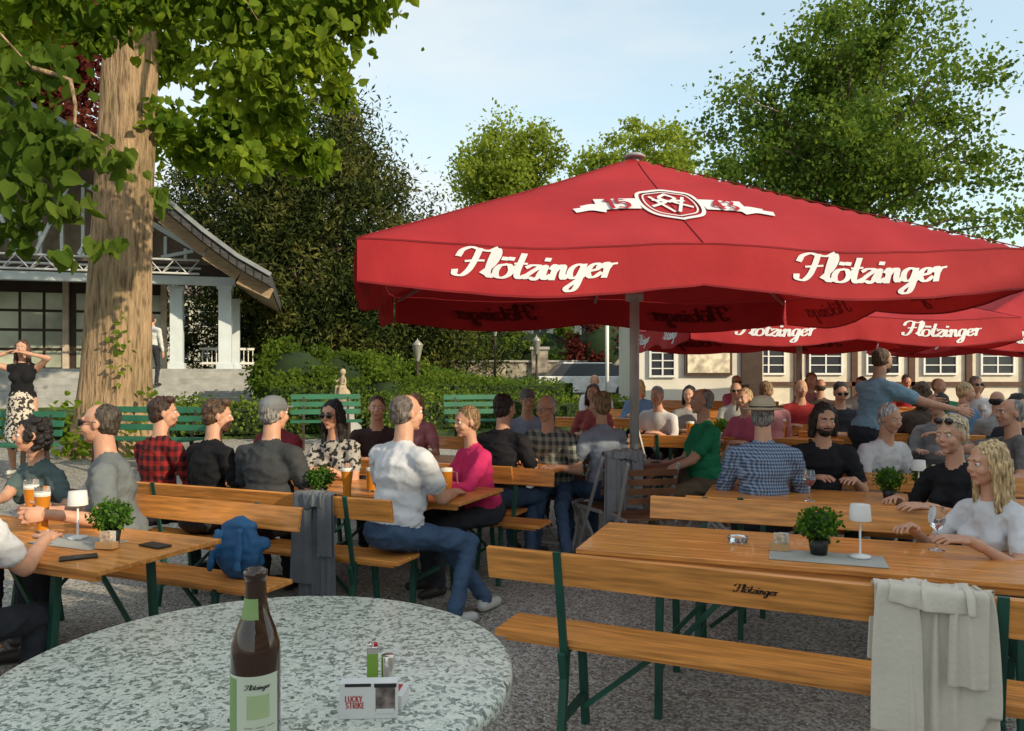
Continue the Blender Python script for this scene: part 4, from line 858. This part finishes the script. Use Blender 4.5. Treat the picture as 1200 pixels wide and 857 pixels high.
for X,Y in ((-7.35,21.1),(-8.65,21.7),(-7.45,25),(-16.9,21.1)):
    b.box((X,Y,2.88),(.32,.32,2.26),PW); b.box((X,Y,1.83),(.42,.42,.16),PW); b.box((X,Y,3.95),(.40,.40,.1),PW)
b.build('columns_and_truss',parent=E,bevel=.01)
b=B(); PANE=M('frosted_pane',(.42,.46,.36),.25,var=.3,vs=.7)
b.box((-13.3,24.1,3.1),(8.0,.15,2.9),DKF)
for k in range(3):
    X0=-17.1+k*2.66
    for i in range(4):
        for j in range(4): b.box((X0+.33+i*.62,24.01,2.05+j*.56),(.54,.04,.48),PANE)
for k in range(4): b.box((-17.25+k*2.63,23.98,3.1),(.16,.1,2.9),M('pillar_cream',(.45,.38,.30)))
b.build('glazed_wall',parent=E)
b=B(); b.box((-7.9,27.5,2.0),(1.8,.1,.08),WHITE); b.box((-7.9,27.5,2.5),(1.8,.1,.08),WHITE)
for k in range(12): b.box((-8.7+k*.15,27.5,2.2),(.03,.03,.6),WHITE)
b.build('railing',parent=E)
# ------------------------------------------------------------ buildings back
WALL=M('cream_wall',(.66,.63,.56),.9,bump=.3,bs=8,var=.06,vs=1.2); WIN=M('window_glass',(.035,.04,.05),.25,spec=.4,var=.4,vs=.5); TIM=M('brown_timber',(.08,.04,.025),.7); TILE=M('roof_tiles_dark',(.05,.04,.038),.85,bump=.8,bs=6,var=.3,stretch=(2,2,10))
def gable(b,x0,x1,y0,y1,zb,zt_,zr,mat,over=.4,wall=None):
    ym=(y0+y1)/2; vs=[(x0-over,y0-over,zt_-.15),(x1+over,y0-over,zt_-.15),(x1+over,ym,zr),(x0-over,ym,zr),(x0-over,y1+over,zt_-.15),(x1+over,y1+over,zt_-.15)]
    vs+=[(v[0],v[1],v[2]-.14) for v in vs]; b.add(vs,[(0,1,2,3),(3,2,5,4),(6,9,8,7),(9,10,11,8),(0,6,7,1),(4,5,11,10),(0,3,9,6),(3,4,10,9),(1,7,8,2),(2,8,11,5)],mat)
    wall=wall or WALL
    b.add([(x0,y0,zt_-.2),(x0,y1,zt_-.2),(x0,ym,zr-.25)],[(0,1,2)],wall); b.add([(x1,y0,zt_-.2),(x1,y1,zt_-.2),(x1,ym,zr-.25)],[(0,1,2)],wall)
def window(b,x,y,z,w,h,fr=WHITE):
    b.box((x,y-.02,z),(w,.06,h),WIN)
    for q in (-1,1): b.box((x+q*w/2,y-.05,z),(.06,.08,h+.07),fr); b.box((x,y-.052,z+q*h/2),(w-.06,.084,.06),fr)
    b.box((x,y-.056,z),(.045,.05,h-.07),fr)
    for q in (-1,0,1): b.box((x,y-.058,z+h*.25*q),(w-.07,.045,.03),fr)
def house(name,x0,x1,y0,y1,zb,zt_,zr,wall,roof,wins,ww=.9,wh=1.2,zw=(2.3,),timber=False):
    e=empty(name); b=B(); b.box(((x0+x1)/2,(y0+y1)/2,(zb+zt_)/2-.2),(x1-x0,y1-y0,zt_-zb+.4),wall); b.build('walls',parent=e)
    b=B(); gable(b,x0,x1,y0,y1,zb,zt_,zr,roof,wall=wall); b.build('roof',parent=e)
    b=B()
    for z in zw:
        for k in range(wins): window(b,x0+(x1-x0)*(k+.5)/wins,y0,z,ww,wh)
    if wins: b.build('windows',parent=e)
    if timber:
        b=B(); n=wins
        for k in range(n+1): b.box((x0+(x1-x0)*k/n,y0-.03,(zb+zt_)/2),(.2,.12,zt_-zb),TIM)
        b.box(((x0+x1)/2,y0-.04,zt_-.15),(x1-x0,.14,.2),TIM); b.box(((x0+x1)/2,y0-.04,zb+.9),(x1-x0,.1,.14),TIM)
        for k in range(n): X=x0+(x1-x0)*k/n; b.bar((X,y0-.015,zb+.0),(X+.5,y0-.015,zb+.85),.1,.1,TIM,up=(0,1,0))
        b.build('timber_frame',parent=e)
    return e
hse=house('white_building',3.55,7.2,22,25.5,.4,3.6,4.9,WALL,TILE,0)
b=B(); b.box((5.6,21.93,2.05),(1.35,.10,.95),TIM); b.box((5.6,21.87,2.05),(1.2,.03,.8),M('notice_paper',(.66,.58,.44),.7,var=.3,vs=5)); b.box((5.6,21.8,2.6),(1.6,.35,.06),TIM); b.build('notice_board')
b=B(); b.box((6.85,21.95,1.5),(.6,.06,1.9),M('door_dark',(.05,.03,.025))); window(b,4.3,22.0,2.0,.7,.9); b.build('door_and_window',parent=hse)
house('timber_building',7.4,26,25,31,.4,3.4,5.2,M('plaster_warm',(.62,.56,.46),.9,var=.06),TILE,10,1.05,1.15,(2.2,),True)
house('pale_house',-3.5,5.5,48,56,.8,5.6,8.4,M('pale_plaster',(.50,.48,.42),.9),M('grey_roof',(.16,.13,.12),.9),6,.9,1.3,(3.0,4.8))
house('pale_house',-24,-12,50,58,.8,7,10.5,M('pale_plaster',(.5,.5,.45)),M('grey_roof',(.16,.13,.12)),7,.9,1.3,(3.0,5.4))
b=B(); 
SW_=M('stone_wall_mat',(.30,.26,.21),.95,bump=1,bs=5,var=.45,vs=3)
b.box((0.0,33.5,1.4),(9,.45,1.5),SW_); b.box((0.0,33.5,2.19),(9.1,.6,.09),M('coping',(.36,.34,.31)))
for X in (-4.6,1.2,4.6): b.box((X,33.45,1.6),(.7,.7,2.2),SW_); b.box((X,33.45,2.75),(.85,.85,.12),M('coping',(.36,.34,.31)))
b.build('stone_wall')
def streetlamp(x,y,h):
    b=B(); z=g(x,y); b.tube((0,0,0),(0,0,h-.5),.05,.03,DKF,10); b.lathe([(.09,0),(.09,.3),(.05,.34)],(0,0,0),DKF,12); b.lathe([(.05,h-.5),(.14,h-.1),(.15,h-.08),(.02,h+.05),(0,h+.1)],(0,0,0),M('lantern',(.25,.25,.22),.2),6); b.build('street_lamp',(x,y,z))
streetlamp(-2.4,19.5,1.5); streetlamp(.75,23.5,2.0); streetlamp(-.6,27,2.6)
b=B(); b.tube((0,0,0),(0,0,3.2),.05,.05,WHITE); b.build('signpost',(2.6,21,g(2.6,21)))
b=B(); CW=M('car_white',(.7,.7,.7),.25,coat=.5); b.box((0,0,.62),(4.2,1.7,.65),CW); b.add([(-1.6,-.8,.95),(1.5,-.8,.95),(1.5,.8,.95),(-1.6,.8,.95),(-1.1,-.68,1.45),(.9,-.68,1.45),(.9,.68,1.45),(-1.1,.68,1.45)],[(0,1,5,4),(1,2,6,5),(2,3,7,6),(3,0,4,7)],WIN); b.box((-.1,0,1.46),(2.0,1.38,.06),CW)
for X in (-1.3,1.3):
    for Y in (-.82,.82): b.tube((X,Y-.1,.32),(X,Y+.1,.32),.32,.32,SHOE,20)
b.build('parked_car',(3.0,31,1.0*g(3,31)),rad(8),bevel=.06)
pr=[('c',(0,0,.5),(0,0,.62),.08,.07,'shirt'),('c',(0,0,.5),(0,.02,.42),.08,.08,'shirt'),('e',(0,.0,.80),(.075,.08,.085),None,'shirt'),('c',(0,0,.62),(0,0,.74),.05,.035,'shirt'),('c',(.07,0,.64),(.14,.08,.55),.03,.025,'shirt'),('c',(.14,.08,.55),(.1,.16,.6),.025,.02,'shirt'),('c',(-.07,0,.64),(-.13,.05,.52),.03,.022,'shirt'),('c',(-.13,.05,.52),(-.08,.13,.5),.022,.02,'shirt'),('c',(.05,0,.42),(.07,.16,.42),.055,.045,'shirt'),('c',(.07,.16,.42),(.07,.18,.22),.042,.03,'shirt'),('c',(-.05,0,.42),(-.07,.16,.42),.055,.045,'shirt'),('c',(-.07,.16,.42),(-.06,.2,.23),.042,.03,'shirt'),('e',(0,0,.2),(.2,.2,.22),None,'shirt')]
V,F,L,_=remesh(pr,.014,2); o=mesh_np('child_statue',V,F,M('statue_sandstone',(.38,.30,.20),.9,bump=.5),smooth=True); o.location=(-2.95,13.4,1.08); o.rotation_euler=(0,0,rad(150)); o.scale=(.7,)*3
b=B(); b.lathe([(0,0),(.35,0),(.32,.2),(.2,.3),(.2,.55),(.28,.62),(0,.64)],(0,0,0),STONE,16); b.build('statue_pedestal',(-2.95,13.4,g(-2.95,13.4)))
PG=M('park_bench_green',(.02,.12,.065),.55)
def pbench(x,y,rz,L=1.6):
    b=B()
    for k in range(3): b.box((0,-.15+k*.14,.44),(L,.11,.03),PG)
    for k in range(3): b.box((0,-.24-.03*k,.58+k*.12),(L,.025,.085),PG,Matrix.Rotation(rad(12),3,'X'))
    for q in (-1,1):
        X=q*(L/2-.2); b.bar((X,.18,.42),(X,.2,0),.04,.05,DKF); b.bar((X,-.2,.42),(X,-.26,0),.04,.05,DKF); b.bar((X,-.2,.4),(X,-.31,.85),.04,.03,DKF); b.bar((X,-.22,.42),(X,.2,.42),.04,.03,DKF)
    b.build('park_bench',(x,y,g(x,y)),rz,bevel=.004)
pbench(-5.0,10.4,rad(168)); pbench(-6.7,9.9,rad(172)); pbench(-2.95,12.2,rad(195),1.1); pbench(-.55,12.8,rad(195),1.1)
# ------------------------------------------------------------ ground
def gravel():
    m,t,p=nt('gravel'); tc=N(t,'ShaderNodeTexCoord'); v=N(t,'ShaderNodeTexVoronoi',Scale=70.0); t.links.new(tc.outputs['Object'],v.inputs['Vector'])
    s=N(t,'ShaderNodeSeparateColor'); t.links.new(v.outputs['Color'],s.inputs[0]); r=ramp(t,s.outputs[0],[(0,(.15,.14,.125)),(.5,(.34,.32,.29)),(1,(.58,.555,.51))])
    n=N(t,'ShaderNodeTexNoise',Scale=.9,Detail=5.0); t.links.new(tc.outputs['Object'],n.inputs['Vector']); r2=ramp(t,n.outputs['Fac'],[(.3,(.68,.66,.63)),(.7,(1,1,1))])
    mx=N(t,'ShaderNodeMixRGB',blend_type='MULTIPLY'); mx.inputs[0].default_value=1; t.links.new(r.outputs[0],mx.inputs[1]); t.links.new(r2.outputs[0],mx.inputs[2]); t.links.new(mx.outputs[0],p.inputs['Base Color'])
    b=N(t,'ShaderNodeBump',Strength=.9,Distance=.010); b.invert=True; t.links.new(v.outputs['Distance'],b.inputs['Height']); t.links.new(b.outputs[0],p.inputs['Normal']); p.inputs['Roughness'].default_value=.9; return m
xs=np.unique(np.concatenate([np.linspace(-400,-30,12),np.linspace(-30,30,61),np.linspace(30,400,12)])); ys=np.unique(np.concatenate([np.linspace(-300,-20,8),np.linspace(-20,5,10),np.linspace(5,26,60),np.linspace(26,600,20)]))
XX,YY=np.meshgrid(xs,ys); V=np.stack([XX,YY,gv(XX,YY)],2).reshape(-1,3); nx,ny=len(xs),len(ys); I=(np.arange(ny-1)[:,None]*nx+np.arange(nx-1)[None]).ravel(); F=np.stack([I,I+1,I+nx+1,I+nx],1)
mesh_np('ground',V,F,gravel(),smooth=True)
GR=M('grass',(.08,.13,.03),.95,bump=.8,bs=60,var=.4,vs=2)
xs=np.linspace(-30,2.8,50); ys=np.concatenate([np.linspace(13.2,26,50),np.linspace(27,70,8)]); XX,YY=np.meshgrid(xs,ys); V=np.stack([XX,YY,gv(XX,YY)+.006],2).reshape(-1,3); nx,ny=len(xs),len(ys); I=(np.arange(ny-1)[:,None]*nx+np.arange(nx-1)[None]).ravel(); F=np.stack([I,I+1,I+nx+1,I+nx],1); mesh_np('lawn',V,F,GR)
n=11000; X=rng.uniform(-4,4.5,n); Y=2.2+rng.uniform(0,1,n)**1.3*6; S=rng.uniform(.003,.009,n)
oc=np.array([(1,0,0),(0,1,0),(-1,0,0),(0,-1,0),(0,0,.7)]); P=np.stack([X,Y,gv(X,Y)],1); V=(P[:,None,:]+oc[None]*S[:,None,None]*rng.uniform(.6,1.3,(n,5,1))).reshape(-1,3)
Fb=np.array([(0,1,4),(1,2,4),(2,3,4),(3,0,4)]); F=(np.arange(n)[:,None,None]*5+Fb[None]).reshape(-1,3); mesh_np('gravel_pebbles',V,F,M('pebble',(.38,.36,.33),.9,var=.55,vs=40))
n=500; X=rng.uniform(-4,4.5,n);Y=rng.uniform(2.5,9,n); V,F=leaves_at(np.stack([X,Y,gv(X,Y)+.008],1),.02,flat=0); V[:,2]=np.maximum(V[:,2],gv(V[:,0],V[:,1])+.004); mesh_np('fallen_blossom',V,F,M('blossom',(.35,.27,.12),.8,var=.4))
ang=math.atan2(.8,.6); E=empty('unseen_shade_block',(12.9,-10.8,0),ang)  # unseen building added behind the camera to keep sun off the terrace
IW=M('shade_block_wall',(.66,.56,.42),.9,var=.05)
b=B(); b.box((0,-4,4.4),(26,8,8.8),IW); b.build('walls',parent=E)
b=B(); gable(b,-13,13,-8,0,0,8.8,11.2,TILE); b.build('roof',parent=E)
b=B()
for z in (2,5,7.6):
    for k in range(9): b.box((-11.5+k*2.9,.03,z),(1.1,.08,1.5),WIN); b.box((-11.5+k*2.9,.06,z-.8),(1.3,.14,.08),WHITE)
b.build('windows',parent=E)
# ------------------------------------------------------------ light, sky, camera
el=rad(23); az=Vector((.8,-.6)); ts=Vector((az.x*math.cos(el),az.y*math.cos(el),math.sin(el)))
L=bpy.data.lights.new('sun','SUN'); L.energy=5.0; L.angle=rad(.5); L.color=(1,.83,.58); o=bpy.data.objects.new('sun',L); sc.collection.objects.link(o); o.rotation_euler=ts.to_track_quat('Z','Y').to_euler()
w=bpy.data.worlds.new('World'); sc.world=w; w.use_nodes=True; t=w.node_tree; bg=t.nodes['Background']; sk=t.nodes.new('ShaderNodeTexSky'); sk.sky_type='NISHITA'; sk.sun_disc=False; sk.sun_elevation=el; sk.sun_rotation=math.atan2(az.x,az.y); sk.air_density=1.0; sk.dust_density=1.2; sk.ozone_density=1.0
tc=N(t,'ShaderNodeTexCoord'); mp=N(t,'ShaderNodeMapping'); mp.inputs['Scale'].default_value=(1,1,3.2); mp.inputs['Location'].default_value=(.6,.2,0); t.links.new(tc.outputs['Generated'],mp.inputs[0]); n=N(t,'ShaderNodeTexNoise',Scale=1.5,Detail=6.0,Roughness=.52); t.links.new(mp.outputs[0],n.inputs['Vector'])
r=ramp(t,n.outputs['Fac'],[(.34,(.42,.42,.42)),(.62,(.95,.95,.95))])
mu=N(t,'ShaderNodeMixRGB',blend_type='MULTIPLY'); mu.inputs[0].default_value=1; mu.inputs[2].default_value=(1.7,2.15,1.95,1); t.links.new(sk.outputs[0],mu.inputs[1])
mx=N(t,'ShaderNodeMixRGB'); t.links.new(r.outputs[0],mx.inputs[0]); t.links.new(mu.outputs[0],mx.inputs[1]); mx.inputs[2].default_value=(6.3,6.35,6.15,1)
bg.inputs[1].default_value=.15; t.links.new(mx.outputs[0],bg.inputs[0])
cd=bpy.data.cameras.new('cam'); cam=bpy.data.objects.new('camera',cd); sc.collection.objects.link(cam); cam.location=(0,0,1.58); cam.rotation_euler=(math.pi/2,0,0); cd.lens=27; cd.sensor_width=36; cd.shift_y=(440-428.5)/1200; cd.clip_start=.05; cd.clip_end=2000; sc.camera=cam
sc.view_settings.view_transform='Standard'; sc.view_settings.look='None'; sc.view_settings.exposure=0
print('done',time.time()-T0)
